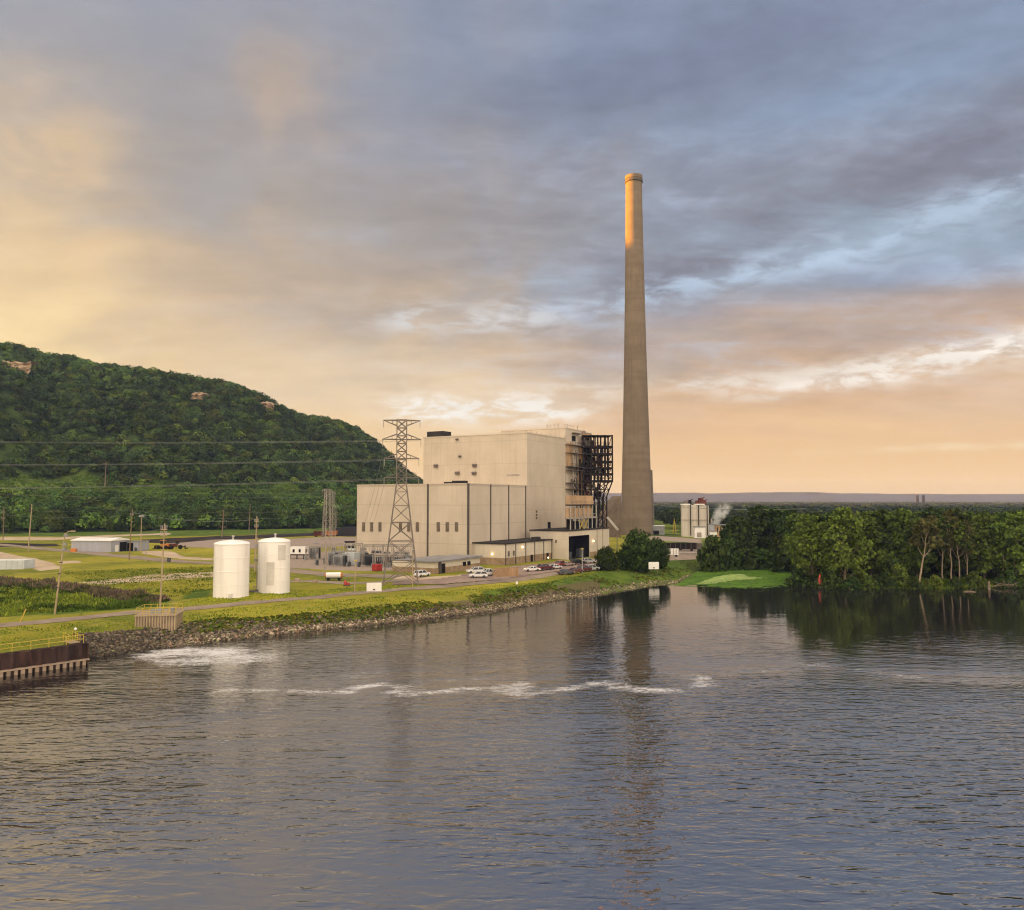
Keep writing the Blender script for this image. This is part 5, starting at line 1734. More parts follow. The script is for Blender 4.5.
def floor_sheet(name, px, z, m, label=None, kind='stuff', cat=None, wob=.35):
    pts = [P(x, y, 0) for x, y in px]
    loop = []
    for i in range(len(pts)):
        a, b_ = pts[i], pts[(i + 1) % len(pts)]
        for k in range(8):
            q = a.lerp(b_, k / 8); loop.append((q.x + wob * fbm(q.x * .5, q.y * .5, 31, 3), q.y + wob * 2 * fbm(q.x * .5, q.y * .5, 32, 3), z))
    mb = MB(); n = len(loop)
    c_ = Vector((sum(p[0] for p in loop) / n, sum(p[1] for p in loop) / n, z))
    mb.add(loop + [tuple(c_)] , [(i, (i + 1) % n, n) for i in range(n)])
    o = mb.build(name, m)
    return tag(o, label, cat, kind=kind)


floor_sheet('duckweed', [(668, 585), (686, 577), (699, 570.5), (716, 566.8), (760, 565.3), (784, 566.6), (795, 575), (801, 583.5), (770, 586.5), (735, 587.3), (705, 585.6)], .02,
            mat('duckweed_green', (.085, .17, .014), .8, .4, .6, dirt=(.05, .10, .014)), 'green carpet of duckweed on the little bay', cat='duckweed', wob=1.1)
floor_sheet('algae_scum', [(697, 583.5), (712, 578), (728, 574.5), (742, 574), (748, 576.5), (760, 577.2), (752, 579.3), (735, 579.6), (724, 582.3), (708, 584)], .045,
            mat('pale_scum', (.30, .40, .12), .7, .2, .4, dirt=(.22, .33, .08)), 'pale yellow-green scum patch on the duckweed', cat='algae', wob=.7)

def flecks(name, edge, n, spread, r0, r1, z, m, label, cat):
    pts = [P(x, y, 0) for x, y in edge]
    mb = MB()
    for i in range(n):
        k = R.randrange(len(pts) - 1); q = pts[k].lerp(pts[k + 1], R.random())
        q = q + Vector((R.gauss(0, spread), -abs(R.gauss(0, spread * 1.3)), 0))
        r_ = R.uniform(r0, r1) * R.random() ** .5; m_ = R.randint(6, 9)
        mb.add([(q.x + r_ * (1 + R.uniform(-.35, .35)) * math.cos(6.283 * j / m_) * 1.5, q.y + r_ * (1 + R.uniform(-.35, .35)) * math.sin(6.283 * j / m_), z + i * 2e-5) for j in range(m_)], [tuple(range(m_))])
    tag(mb.build(name, m), label, cat, kind='stuff')


flecks('duckweed_flecks', [(672, 585.5), (705, 586.2), (735, 587.6), (770, 586.8), (801, 584)], 420, .8, .1, .55, .012, bpy.data.materials['duckweed_green'], 'loose green flecks of duckweed floating off the carpet edge', 'duckweed')
flecks('scum_flecks', [(697, 583.5), (724, 580), (752, 578.5), (762, 577)], 160, 1.0, .1, .5, .06, bpy.data.materials['pale_scum'], 'small pale flecks around the scum patch', 'algae')

# bits at the right waterline
for px, yb, yt, lab in ((849, 589, 583, 'pale weathered stump in the water below the twin-trunk tree'), (989, 589.5, 581, 'pale broken stump standing in the water near the driftwood')):
    p = P(px, yb, 0)
    h = PD(512, yt, p.y).z
    o = MB().tube([(0, 0, -1), (.05, 0, h * .6), (.1, 0, h)], [.34, .28, .16], 9).build('tree_stump', M['drift'], loc=p)
    tag(o, lab, 'stump')
dw = thing('driftwood', 'tangle of grey driftwood branches on the right waterline', 'driftwood', P(1006, 586, .5))
for i in range(12):
    a = R.uniform(-.5, .5); l = R.uniform(2, 6)
    MB().tube([(R.uniform(-4, 4), R.uniform(-1, 1), R.uniform(-.4, .4)), (R.uniform(-4, 6), R.uniform(-1, 1), R.uniform(.5, 2.2))], [.09, .03], 6).build('branch', M['drift'], dw)
dw = thing('driftwood', 'single sunken pale log lying in the water below the bare trees', 'driftwood', P(969, 592, 0))
MB().tube([(-1.5, 0, -.08), (0, .2, .16), (1.4, -.4, .04)], [.13, .16, .08], 8).tube([(.3, .2, .2), (1.2, .5, .9)], [.08, .03], 6).build('log', M['drift'], dw)
p = P(820, 585.3, .6); p.z = .5
t = thing('red_marker', 'small red conical marker at the waterline under the light green tree', 'marker', p)
MB().lathe([(.62, .4), (.55, .8), (.3, 2.2), (.12, 2.9), (.02, 3.0)], n=14).build('cone', M['redpaint'], t, smooth=True)
MB().tube([(0, 0, -.6), (0, 0, .5)], .12, 8).build('post', M['galv_dark'], t)


# ------------------------------------------------------------------ cars
def car_protos():
    out = {}
    for typ in ('sedan', 'suv', 'pickup'):
        L_, Wd = {'sedan': (4.7, 1.8), 'suv': (4.8, 1.9), 'pickup': (5.6, 1.95)}[typ]
        low = {'sedan': [(-2.35, .35), (2.3, .35), (2.36, .6), (2.2, .82), (1.0, .92), (-1.6, .95), (-2.3, .88)],
               'suv': [(-2.4, .38), (2.3, .38), (2.42, .7), (2.25, 1.0), (1.1, 1.08), (-2.35, 1.08), (-2.42, .8)],
               'pickup': [(-2.8, .42), (2.7, .42), (2.8, .75), (2.65, 1.05), (1.5, 1.15), (-2.75, 1.15), (-2.8, .8)]}[typ]
        cab = {'sedan': (-1.55, -.75, .35, 1.05, .93, 1.42), 'suv': (-2.3, -1.95, .35, 1.1, 1.06, 1.72), 'pickup': (-.75, -.55, .75, 1.5, 1.13, 1.85)}[typ]
        body = MB().prism(low, 'y', -Wd / 2, Wd / 2)
        x0, x1, x2, x3, z0, z1 = cab
        wb, wt = Wd / 2 - .08, Wd / 2 - .26
        roof = MB().add([(x1, -wt, z1 - .06), (x2, -wt, z1 - .06), (x2, wt, z1 - .06), (x1, wt, z1 - .06), (x1 + .12, -wt + .1, z1 + .03), (x2 - .12, -wt + .1, z1 + .03), (x2 - .12, wt - .1, z1 + .03), (x1 + .12, wt - .1, z1 + .03)],
                        [(0, 3, 2, 1), (4, 5, 6, 7), (0, 1, 5, 4), (1, 2, 6, 5), (2, 3, 7, 6), (3, 0, 4, 7)])
        for s_ in (-1, 1):   # pillars
            for xa, xb in ((x0, x1), (x3, x2), ((x0 + x3) / 2, (x1 + x2) / 2)):
                roof.bar((xa, s_ * (wb + .01), z0), (xb, s_ * (wt + .01), z1 - .03), .1)
        glass = MB().add([(x0 + .03, -wb, z0 - .05), (x3 - .03, -wb, z0 - .05), (x3 - .03, wb, z0 - .05), (x0 + .03, wb, z0 - .05), (x1 + .02, -wt, z1 - .05), (x2 - .02, -wt, z1 - .05), (x2 - .02, wt, z1 - .05), (x1 + .02, wt, z1 - .05)],
                         [(0, 3, 2, 1), (4, 5, 6, 7), (0, 1, 5, 4), (1, 2, 6, 5), (2, 3, 7, 6), (3, 0, 4, 7)])
        bed = None
        if typ == 'pickup': bed = MB().box(-2.6, -.85, -.8, .8, 1.155, 1.165)
        out[typ] = (body, roof, glass, bed, L_, Wd)
    return out


CARS = car_protos()
CM = {}


def car(typ, colr, px, py, heading, label, group='vehicles parked by the plant'):
    body, roof, glass, bed, L_, Wd = CARS[typ]
    p = G(px, py); p.z += .16
    t = thing({'sedan': 'parked_car', 'suv': 'parked_suv', 'pickup': 'parked_pickup'}[typ], label, 'car' if typ != 'pickup' else 'pickup truck', p, heading, group)
    key = (typ, colr)
    if key not in CM:
        parts = []
        for nm, mb, mt, bv in (('body', body, CARP[colr], .09), ('roof', roof, CARP[colr], 0), ('window_band', glass, M['carglass'], 0)):
            o = mb.build(nm, mt, bevel=bv, smooth=nm == 'body'); parts.append((nm, o.data)); bpy.data.objects.remove(o)
        if bed:
            o = bed.build('load_bed', M['trim']); parts.append(('load_bed', o.data)); bpy.data.objects.remove(o)
        CM[key] = parts
    for nm, d in CM[key]: link(nm, d, t)
    if 'wheel' not in CM:
        o = MB().lathe([(.2, -.1), (.34, -.1), (.36, -.05), (.36, .05), (.34, .1), (.2, .1)], n=18).build('w', M['rubber'], smooth=True); CM['wheel'] = o.data; bpy.data.objects.remove(o)
        o = MB().lathe([(.01, -.11), (.21, -.09), (.21, .09), (.01, .11)], n=12).build('r', M['rim']); CM['rim'] = o.data; bpy.data.objects.remove(o)
        o = MB().box(-.05, .05, -.2, .2, -.08, .08).build('h', M['headlamp'], bevel=.02); CM['hl'] = o.data; bpy.data.objects.remove(o)
        o = MB().box(-.05, .05, -.18, .18, -.1, .1).build('t', M['tail'], bevel=.02); CM['tl'] = o.data; bpy.data.objects.remove(o)
    for sx_ in (-1, 1):
        for sy_ in (-1, 1):
            w_ = link('wheel', CM['wheel'], t, (sx_ * L_ * .305, sy_ * (Wd / 2 - .08), .36)); w_.rotation_euler = (math.pi / 2, 0, 0)
            link('rim', CM['rim'], w_)
    zf = .72 if typ == 'sedan' else .85
    for sy_ in (-1, 1):
        link('headlight', CM['hl'], t, (L_ / 2 - .04, sy_ * .62, zf)); link('tail_light', CM['tl'], t, (-L_ / 2 + .02, sy_ * .66, zf + .02))
    return t


rd = math.radians
car('suv', 'white', 422, 577, rd(55), 'white car parked alone at the corner of the brick annex')
car('suv', 'white', 478, 578, rd(190), 'white car broadside at the front of the white group by the brown fence')
car('suv', 'white', 475, 573.8, rd(200), 'white car at the back of the white group beside the brick annex')
car('pickup', 'white', 488.5, 576.4, rd(208), 'white pickup in the white group, next to the brown board fence')
car('sedan', 'white', 532, 572, rd(195), 'white car parked alone below the panel annex')
car('suv', 'maroon', 545, 571, rd(40), 'dark red car parked under the panel annex, left of the row')
car('sedan', 'white', 555, 570, rd(45), 'small white car between the dark red car and the red car')
car('suv', 'red', 561, 567, rd(60), 'red car parked against the panel annex wall')
car('sedan', 'tan', 567, 566.6, rd(28), 'pale cream car parked near the corner of the tall door')
car('suv', 'black', 578, 565, rd(20), 'black car in front of the tall dark door')
car('suv', 'silver', 588.5, 563.6, rd(28), 'silver van-like car just right of the tall door')
car('sedan', 'slate', 565.5, 575, rd(28), 'dark slate car in the riverside row, left of the lamp pole')
car('sedan', 'maroon', 575, 574.2, rd(35), 'maroon car in the riverside row touching the lamp pole')
car('suv', 'maroon', 584.5, 572.6, rd(45), 'maroon car just right of the slim lamp pole')
car('suv', 'silver', 592, 571.4, rd(40), 'silver car in the riverside row, left of the small round tree')
car('sedan', 'black', 599, 570.8, rd(45), 'black car half hidden behind the small round tree')
car('suv', 'tan', 621.5, 566.3, rd(60), 'pale car in the shade between the two round trees')
car('sedan', 'white', 634.5, 562.5, rd(60), 'white car under the large round tree')

# ------------------------------------------------------------------ yard things
fe = thing('board_fence', 'brown board fence enclosure beside the white cars', 'fence', G(506, 577), rd(6))
wF = 3.4; hF = 2.5
fb = MB()
for i in range(22):
    x_ = -2.6 + i * (2.6 + 3.2) / 22
    fb.box(x_, x_ + .24, 0, .08, 0, hF - R.uniform(0, .08))
fb.build('front_panel', M['board'], fe)
for x_ in (-2.7, 3.25):
    sb = MB()
    for i in range(10): sb.box(x_ - .04, x_ + .04, .15 + i * .3, .4 + i * .3, 0, hF - R.uniform(0, .06))
    sb.build('side_panel', M['board'], fe)
for x_ in (-2.7, .3, 3.25): MB().box(x_ - .1, x_ + .1, -.12, .12, -.3, hF + .12).build('post', M['board'], fe)
p = G(495.6, 577.2)
t = thing('gas_cabinet', 'pinkish utility cabinet at the left end of the board fence', 'cabinet', p, rd(6))
MB().box(-.75, .75, 0, 1.2, 0, 1.9).build('case', M['waler'], t, bevel=.04); MB().box(-.8, .8, -.06, 1.26, 1.9, 2.0).build('lid', M['polepale'], t)
MB().box(-.6, -.04, -.05, .01, .2, 1.75).build('door', M['board'], t); MB().box(.04, .6, -.05, .01, .2, 1.75).build('door', M['board'], t)


def sign(px0, px1, y0, y1, yg, label, panes=1):
    p = G((px0 + px1) / 2, yg); d = p.y
    w = (px1 - px0) / F * d; z1 = PD(512, y0, d).z - p.z; z0 = PD(512, y1, d).z - p.z
    t = thing('sign_board', label, 'sign', p, rd(3))
    MB().box(-w / 2, w / 2, -.06, .06, max(z0, .05), z1).build('board', M['signwhite'], t, bevel=.02)
    for s_ in (-.36, .36): MB().box(s_ * w - .06, s_ * w + .06, .06, .18, -.5, z1 - .1).build('post', M['galv_dark'], t)
    MB().box(-.25, .25, -.09, -.05, z0 + .25, z0 + .55).build('plate', M['trim'], t)
    return t


sign(366.7, 381.4, 582.7, 591.4, 592.2, 'blank white sign board on grass at the foot of the lattice tower')
sign(648.6, 659, 562, 569.2, 570.5, 'blank white sign board on the grassy bank below the large round tree')
p = G(516.8, 585.5)
t = thing('marker_post', 'tiny white marker post on the grass verge below the parking', 'post', p)
MB().box(-.22, .22, -.15, .15, .3, .95).build('head', M['signwhite'], t); MB().box(-.06, .06, -.06, .06, -.3, .3).build('stake', M['galv_dark'], t)
p = G(19.5, 621.5)
t = thing('leaning_stake', 'short yellow leaning stake beside the road at the left', 'stake', p)
MB().bar((0, 0, -.3), (.95, .1, 2.2), .16).build('stake', M['yellow'], t)
for px, py, lab in ((168.3, 562.5, 'small black box beside the yard road left of the tanks'), (297, 581.5, 'small pink-white boulder beside the service track'), (315.5, 582.5, 'pair-sized tan boulder beside the service track near the tanker')):
    p = G(px, py)
    if 'box' in lab:
        t = thing('control_box', lab, 'box', p); MB().box(-.5, .5, 0, .8, .25, 1.5).build('case', M['equip_dark'], t, bevel=.05); MB().box(-.1, .1, .3, .5, -.3, .3).build('foot', M['galv_dark'], t)
    else:
        r0 = iv * (1 + .15 * NR.normal(size=(len(iv), 1))) * np.array([.75, .6, .6]); r0[:, 2] += .35
        o = MB().add([tuple(q) for q in r0], [tuple(q) for q in itri]).build('boulder', M['waler'], loc=p); tag(o, lab, 'boulder')

# white tanker trailer with orange ends, red pump
p = G(334, 580.5)
t = thing('tank_trailer', 'white tank trailer with orange ends parked by the access road', 'trailer', p, rd(4))
L2_ = 9.0 / F * p.y
MB().tube([(-1.9, 0, 1.3), (1.7, 0, 1.3)], .72, 16).build('tank', M['white'], t, smooth=True)
MB().tube([(-2.2, 0, 1.3), (-1.9, 0, 1.3)], [.5, .72], 16).build('end_cap', M['orange'], t)
MB().tube([(1.7, 0, 1.3), (2.1, 0, 1.3)], [.72, .5], 16).build('end_cap', M['orange'], t)
MB().box(-2.2, 2.2, -.5, .5, .45, .6).build('chassis', M['trim'], t)
for x_ in (-1.4, 1.3):
    for s_ in (-1, 1):
        w_ = link('wheel', CM['wheel'], t, (x_, s_ * .6, .36)); w_.rotation_euler = (math.pi / 2, 0, 0)
MB().box(-1.5, 1.5, -.78, -.72, 1.05, 1.6).build('side_panel', M['signwhite'], t)
p = G(346.5, 586)
t = thing('pump_set', 'small red pump on a skid on the grass by the tank trailer', 'pump', p)
MB().box(-.7, .8, -.35, .35, .1, .3).build('skid', M['equip_dark'], t); MB().lathe([(.4, .3), (.42, .9), (.25, 1.15), (.1, 1.5), (.02, 1.55)], (-.25, 0), 12).build('casing', M['redpaint'], t, smooth=True)
MB().box(.15, .75, -.25, .25, .3, .8).build('motor', M['redpaint'], t, bevel=.05)
p = G(374.5, 571.5)
t = thing('red_container', 'red steel container box at the edge of the substation', 'container', p, PHI)
MB().box(-.95, .95, 0, 2.2, .15, 1.95).build('box', M['redpaint'], t, bevel=.03)
cr = MB()
for i in range(7): cr.box(-.85 + i * .28, -.72 + i * .28, -.06, .02, .25, 1.85)
cr.build('corrugation', M['redpaint'], t)
MB().box(-.95, .95, .1, 2.1, 0, .15).build('runner', M['trim'], t)


# substation
def transformer(px, py, w, h, label, mt='equip', rot=PHI, fins=True):
    p = G(px, py)
    t = thing('transformer', label, 'transformer', p, rot, 'transformers in the substation')
    MB().box(-w / 2, w / 2, 0, w * .6, .3, h).build('tank', M[mt], t, bevel=.05)
    MB().box(-w / 2 - .1, w / 2 + .1, -.1, w * .6 + .1, -.2, .3).build('plinth', M['concrete'], t)
    if fins:
        for s_ in (-1, 1):
            fb = MB()
            for i in range(8): fb.box(s_ * (w / 2 + .05), s_ * (w / 2 + .75), .1 + i * w * .06, .16 + i * w * .06, .6, h * .9)
            fb.build('radiator', M['equip_dark' if s_ > 0 else mt], t)
        fb = MB()
        for i in range(9): fb.box(-w * .42 + i * w * .1, -w * .42 + .07 + i * w * .1, -.7, -.02, .7, h * .85)
        fb.build('radiator', M[mt], t)
    for i in range(3):
        x_ = (-.3 + .3 * i) * w; ins = MB()
        for k in range(5): ins.lathe([(.1, h + k * .3), (.26, h + .1 + k * .3), (.1, h + .25 + k * .3)], (x_, w * .3), 9)
        ins.tube([(x_, w * .3, h), (x_, w * .3, h + 1.9)], .07, 6)
        ins.build('bushing', M['porcelain'], t)
    MB().tube([(-w * .45, w * .55, h + .7), (w * .2, w * .55, h + .7)], .38, 10).build('conservator', M[mt], t)
    return t


transformer(348, 565, 5.0, 4.0, 'large pale grey transformer with a blank white side at the middle of the substation', 'palegreen', fins=False)
transformer(338.5, 566, 3.2, 3.6, 'grey finned transformer left of the large pale transformer')
transformer(372, 567, 5.2, 3.6, 'dark finned transformer near the lattice tower foot', 'equip_dark')
transformer(384, 566.5, 3.4, 3.2, 'dark transformer right behind the lattice tower feet', 'equip_dark')
transformer(332, 564, 2.2, 4.2, 'narrow grey transformer at the left end of the large ones')
transformer(313, 559.5, 3.2, 4.4, 'bluish grey finned transformer beside the white trailer block', 'equip')


def gantry(px0, px1, py, h, label, n=3, dep=5, back=0):
    a = G(px0, py); b_ = G(px1, py)
    a.y += back; b_.y += back
    L_ = (b_ - a).length
    t = thing('steel_gantry', label, 'gantry', a, math.atan2(b_.y - a.y, b_.x - a.x), 'gantries in the substation')
    for i in range(n):
        for y_ in (0, dep):
            x_ = L_ * i / (n - 1)
            MB().bar((x_, y_, -.4), (x_, y_, h), .22).build('column', M['galv'], t)
    for y_ in (0, dep):
        bm_ = MB().bar((0, y_, h), (L_, y_, h), .3).bar((0, y_, h - .6), (L_, y_, h - .6), .14)
        for i in range(int(L_ / .9)): bm_.bar((i * .9, y_, h - .6 * (i % 2)), (i * .9 + .9, y_, h - .6 * ((i + 1) % 2)), .1)
        bm_.build('beam', M['galv'], t)
    for i in range(n): MB().bar((L_ * i / (n - 1), 0, h), (L_ * i / (n - 1), dep, h), .2).build('cross_beam', M['galv'], t)
    for i in range(n * 3):
        x_ = L_ * (i + .5) / (n * 3); ins = MB()
        for k in range(5): ins.lathe([(.06, h - .75 - k * .26), (.17, h - .68 - k * .26), (.06, h - .56 - k * .26)], (x_, 0), 7)
        ins.tube([(x_, 0, h - .3), (x_, 0, h - 2.1)], .045, 5)
        ins.build('insulator', M['porcelain'], t)
    return t


gantry(326, 360, 563.5, 6.4, 'grey steel gantry over the pale transformer', 3, 4)
gantry(362, 412, 565.5, 6.4, 'longest steel gantry, along the turbine hall wall', 6, 3)
gantry(374, 402, 568.5, 4.0, 'low steel gantry behind the feet of the lattice tower', 4, 3)
gantry(306, 330, 560.5, 5.0, 'short steel gantry at the left end of the substation', 3, 4)
transformer(395, 567, 3.6, 3.2, 'dark transformer between the tower feet and the brick annex', 'equip_dark')
transformer(405, 566.5, 2.6, 3.4, 'grey transformer nearest to the brick annex', 'equip')
transformer(361, 564.5, 2.6, 4.0, 'grey transformer right of the large pale one', 'equip')
for i in range(34):
    px, py = R.uniform(304, 412), R.uniform(0, 1)
    py = np.interp(px, [304, 360, 412], [560, 563, 565]) + py * 4.5
    p = G(px, py)
    t = thing('breaker_post', 'grey breaker post with a ribbed insulator in the substation', 'switchgear', p, R.uniform(0, 1), 'breaker posts in the substation')
    hh = R.uniform(1.3, 3.4)
    MB().box(-.35, .35, -.3, .3, 0, R.uniform(.9, 1.9)).bar((0, 0, .8), (0, 0, hh), .2).build('cabinet', M[R.choice(['equip', 'equip', 'equip_dark', 'equip_dark', 'palegreen'])], t)
    ins = MB()
    for k in range(6): ins.lathe([(.08, hh + k * .24), (.2, hh + .08 + k * .24), (.08, hh + .2 + k * .24)], (0, 0), 8)
    ins.build('insulator', M['porcelain'], t)
p = G(349, 548)
t = thing('dark_kiosk', 'small flat dark kiosk with a pale band behind the substation', 'kiosk', p)
w = 8.5 / F * p.y
MB().box(-w / 2, w / 2, 0, 3, -.2, 2.6).build('wall', M['dark'], t); MB().box(-w / 2 - .2, w / 2 + .2, -.25, 3.2, 2.6, 2.95).build('roof', M['roofdark'], t); MB().box(-w * .35, w * .35, -.04, .01, 1.2, 1.75).build('window', M['palegreen'], t)
# white block with dark marks (site trailer)
p = G(300, 559)
t = thing('site_trailer', 'long white site trailer with dark windows behind the right white tank', 'trailer', p, rd(-4))
w = 22 / F * p.y
MB().box(-w / 2, w / 2, 0, 3, 1.7, 4.2).build('body', M['white'], t, bevel=.05)
MB().box(-w / 2, w / 2, .2, 2.8, 1.25, 1.7).build('chassis', M['trim'], t)
for x_ in (-.3, -.02, .28): MB().box(w * x_ - .35, w * x_ + .35, -.06, .02, 2.3, 3.4).build('window', M['dark'], t)
for x_ in (-.48, -.16, .16, .48): MB().box(w * x_ - .12, w * x_ + .12, .2, .6, -.4, 1.3).build('jack_post', M['rust'], t)

# metal shed
p = G(111, 552.5)
t = thing('metal_shed', 'long grey metal shed with a white roof beside the yard road', 'shed', p, rd(-9))
Ls = 43.5 / F * p.y / math.cos(rd(9)); hs_ = 4.3; Ds = 11
MB().box(-Ls, 0, 0, Ds, -.4, hs_).build('wall', M['bluegrey'], t)
MB().prism([(-.3, hs_), (Ds + .3, hs_), (Ds + .3, hs_ + .25), (Ds / 2, hs_ + 1.15), (-.3, hs_ + .25)], 'x', -Ls - .3, .35).build('roof', M['white'], t)
MB().box(-.02, .1, 2.4, 4.4, 0, 2.6).build('door', M['white'], t)
MB().box(-.02, .12, 5.2, 9.5, 0, 3.6).build('door_opening', M['dark'], t)
MB().box(-Ls + .6, -Ls + 2.6, -1.2, -.1, 0, 1.3).build('crate_heap', M['orange'], t)
p = G(134, 551)
t = thing('metal_shed', 'smaller grey lean-to shed with a dark opening right of the long shed', 'shed', p, rd(-9))
MB().box(-3.2, 1.9, 0, 7, -.4, 3.7).build('wall', M['bluegrey'], t)
MB().box(-3.4, 2.1, -.25, 7.2, 3.7, 3.9).build('roof', M['roofgrey'], t)
MB().box(-3.1, -.4, -.08, .02, 0, 3.2).build('door_opening', M['dark'], t)
MB().lathe([(.4, 0), (.45, 1.2), (.25, 1.5), (.02, 1.6)], (1.1, -.6), 10).build('barrel', M['equip_dark'], t)

# pale basin at left edge
p = G(24, 570)
t = thing('settling_basin', 'low pale blue-white walled basin at the left edge of the photo', 'basin', p, rd(4))
bw_ = MB().box(-13, 0, 0, .3, -.3, 2.5).box(-13, 0, 5.7, 6, -.3, 2.5).box(-.3, 0, .3, 5.7, -.3, 2.5).box(-13, -12.7, .3, 5.7, -.3, 2.5)
bw_.build('wall', M['palegreen'], t)
MB().box(-12.7, -.3, .3, 5.7, 0, 2.25).build('cover', M['signwhite'], t)
rb2 = MB()
for i in range(9): rb2.box(-12.6 + i * 1.5, -12.45 + i * 1.5, -.12, .0, -.3, 2.5)
rb2.build('rib', M['palegreen'], t)


# loader and hopper wagons
def loader(px, py, label, mt, rz):
    p = G(px, py)
    t = thing('wheel_loader', label, 'loader', p, rz)
    MB().box(-2.6, .6, -1.1, 1.1, 1.0, 2.3).build('engine_body', M[mt], t, bevel=.1)
    c = MB().box(-.2, 1.3, -.85, .85, 2.3, 3.6).build('cab', M['carglass'], t); MB().box(-.3, 1.4, -.95, .95, 3.6, 3.75).build('cab_roof', M[mt], c)
    for x_ in (-1.7, 1.7):
        for s_ in (-1, 1):
            w_ = MB().lathe([(.3, -.3), (.75, -.3), (.85, -.2), (.85, .2), (.75, .3), (.3, .3)], n=16).build('wheel', M['rubber'], t, loc=(x_, s_ * 1.2, .85), smooth=True); w_.rotation_euler = (math.pi / 2, 0, 0)
    MB().bar((.8, -.7, 1.5), (3.4, -.7, .9), .3).bar((.8, .7, 1.5), (3.4, .7, .9), .3).build('lift_arm', M[mt], t)
    MB().prism([(3.3, .2), (4.6, .15), (4.7, .3), (3.7, .5), (3.6, 1.6), (3.3, 1.5)], 'y', -1.4, 1.4).build('bucket', M['rust'], t)
    return t


loader(164, 549, 'orange wheel loader parked at the edge of the dark coal strip', 'orange', rd(170))
loader(176, 549, 'dark red-brown loader right of the orange one', 'rustred', rd(20))
p = G(191, 549.8); k = 0
for px, py, lab, mt in ((319.5, 536.5, 'rust-brown hopper wagon, left one under the lattice masts', 'rustred'), (331.5, 536, 'rust-brown hopper wagon, right one under the lattice masts', 'orange')):
    p = G(px, py)
    t = thing('hopper_wagon', lab, 'rail wagon', p, rd(3))
    w = 11 / F * p.y / 2
    MB().prism([(-w, 1.1), (-w * .55, .6), (w * .55, .6), (w, 1.1), (w, 3.2), (-w, 3.2)], 'y', -1.4, 1.4).build('hopper', M[mt], t)
    rbm = MB()
    for i in range(8): rbm.box(-w + .2 + i * (2 * w - .5) / 7, -w + .35 + i * (2 * w - .5) / 7, -1.52, -1.38, 1.15, 3.25)
    rbm.build('rib', M['rust'], t)
    for x_ in (-w * .7, -w * .5, w * .5, w * .7):
        w_ = MB().lathe([(.02, -1.1), (.42, -1.1), (.42, 1.1), (.02, 1.1)], n=12).build('wheel', M['rubber'], t, loc=(x_, 0, .42)); w_.rotation_euler = (math.pi / 2, 0, 0)
# coal heap
vs, fs = [], []
c0 = G(352, 534.5)
nx_, ny_ = 26, 12
for j in range(ny_ + 1):
    for i in range(nx_ + 1):
        u, v_ = i / nx_ * 2 - 1, j / ny_ * 2 - 1
        r_ = max(0, 1 - math.sqrt(u * u + v_ * v_))
        vs.append((u * 26, v_ * 16, 5.6 * r_ ** .8 + fbm(u * 4, v_ * 4, 41, 3) * .5 * (r_ > 0) - .3))
for j in range(ny_):
    for i in range(nx_):
        q = j * (nx_ + 1) + i; fs.append((q, q + 1, q + nx_ + 2, q + nx_ + 1))
tag(MB().add(vs, fs).build('coal_heap', M['coal'], loc=c0, smooth=True), 'black coal heap running behind the left end of the turbine hall', 'coal heap')

# ------------------------------------------------------------------ far silos right of the chimney
p = P(696, 535.5)
D0 = p.y; q = D0 / F
sl = thing('silo_block', 'pale concrete silo block with red machinery on its roof beyond the chimney', 'silo', p)
zS = PD(512, 505, D0).z - GZ
for i, cx in enumerate((-9.3, -.8, 7.2)):
    MB().lathe([(4.4 * q, -1), (4.4 * q, zS)], (cx * q, 4.6 * q + (0 if i < 2 else .6)), 28).build('silo', M['silo'], sl, smooth=True)
MB().box(-13.4 * q, 13.2 * q, .9 * q, 7 * q, -1, zS * .985).build('infill_wall', M['silo'], sl)
MB().box(-13.8 * q, -5.4 * q, 0, 9 * q, zS, zS + .7).box(-.5 * q, 9 * q, 0, 9 * q, zS, zS + .7).build('roof', M['signwhite'], sl)
for (x0, x1, h_, mt) in ((-10, -8.2, 1.8, 'galv_dark'), (-6, -3.6, 2.2, 'rust'), (1, 4, 1.9, 'rustred'), (3.8, 8.4, 3.4, 'rustred'), (8.4, 11, 2.2, 'rustred')):
    MB().box(x0 * q, x1 * q, 2 * q, 6 * q, zS + .7, zS + .7 + h_).bar((x0 * q, 4 * q, zS + h_), (x1 * q + 1, 4 * q, zS + h_ + 1.2), .35).build('roof_machine', M[mt], sl)
for x_ in (-5.2, 2.9, 11.4): MB().bar((x_ * q, -.1 * q, 0), (x_ * q, -.1 * q, zS), .45, .4).build('downpipe', M['rust'], sl)
MB().box(-13.9 * q, 13.2 * q, -.25 * q, 0, zS * .5, zS * .5 + .35).build('band', M['galv'], sl)
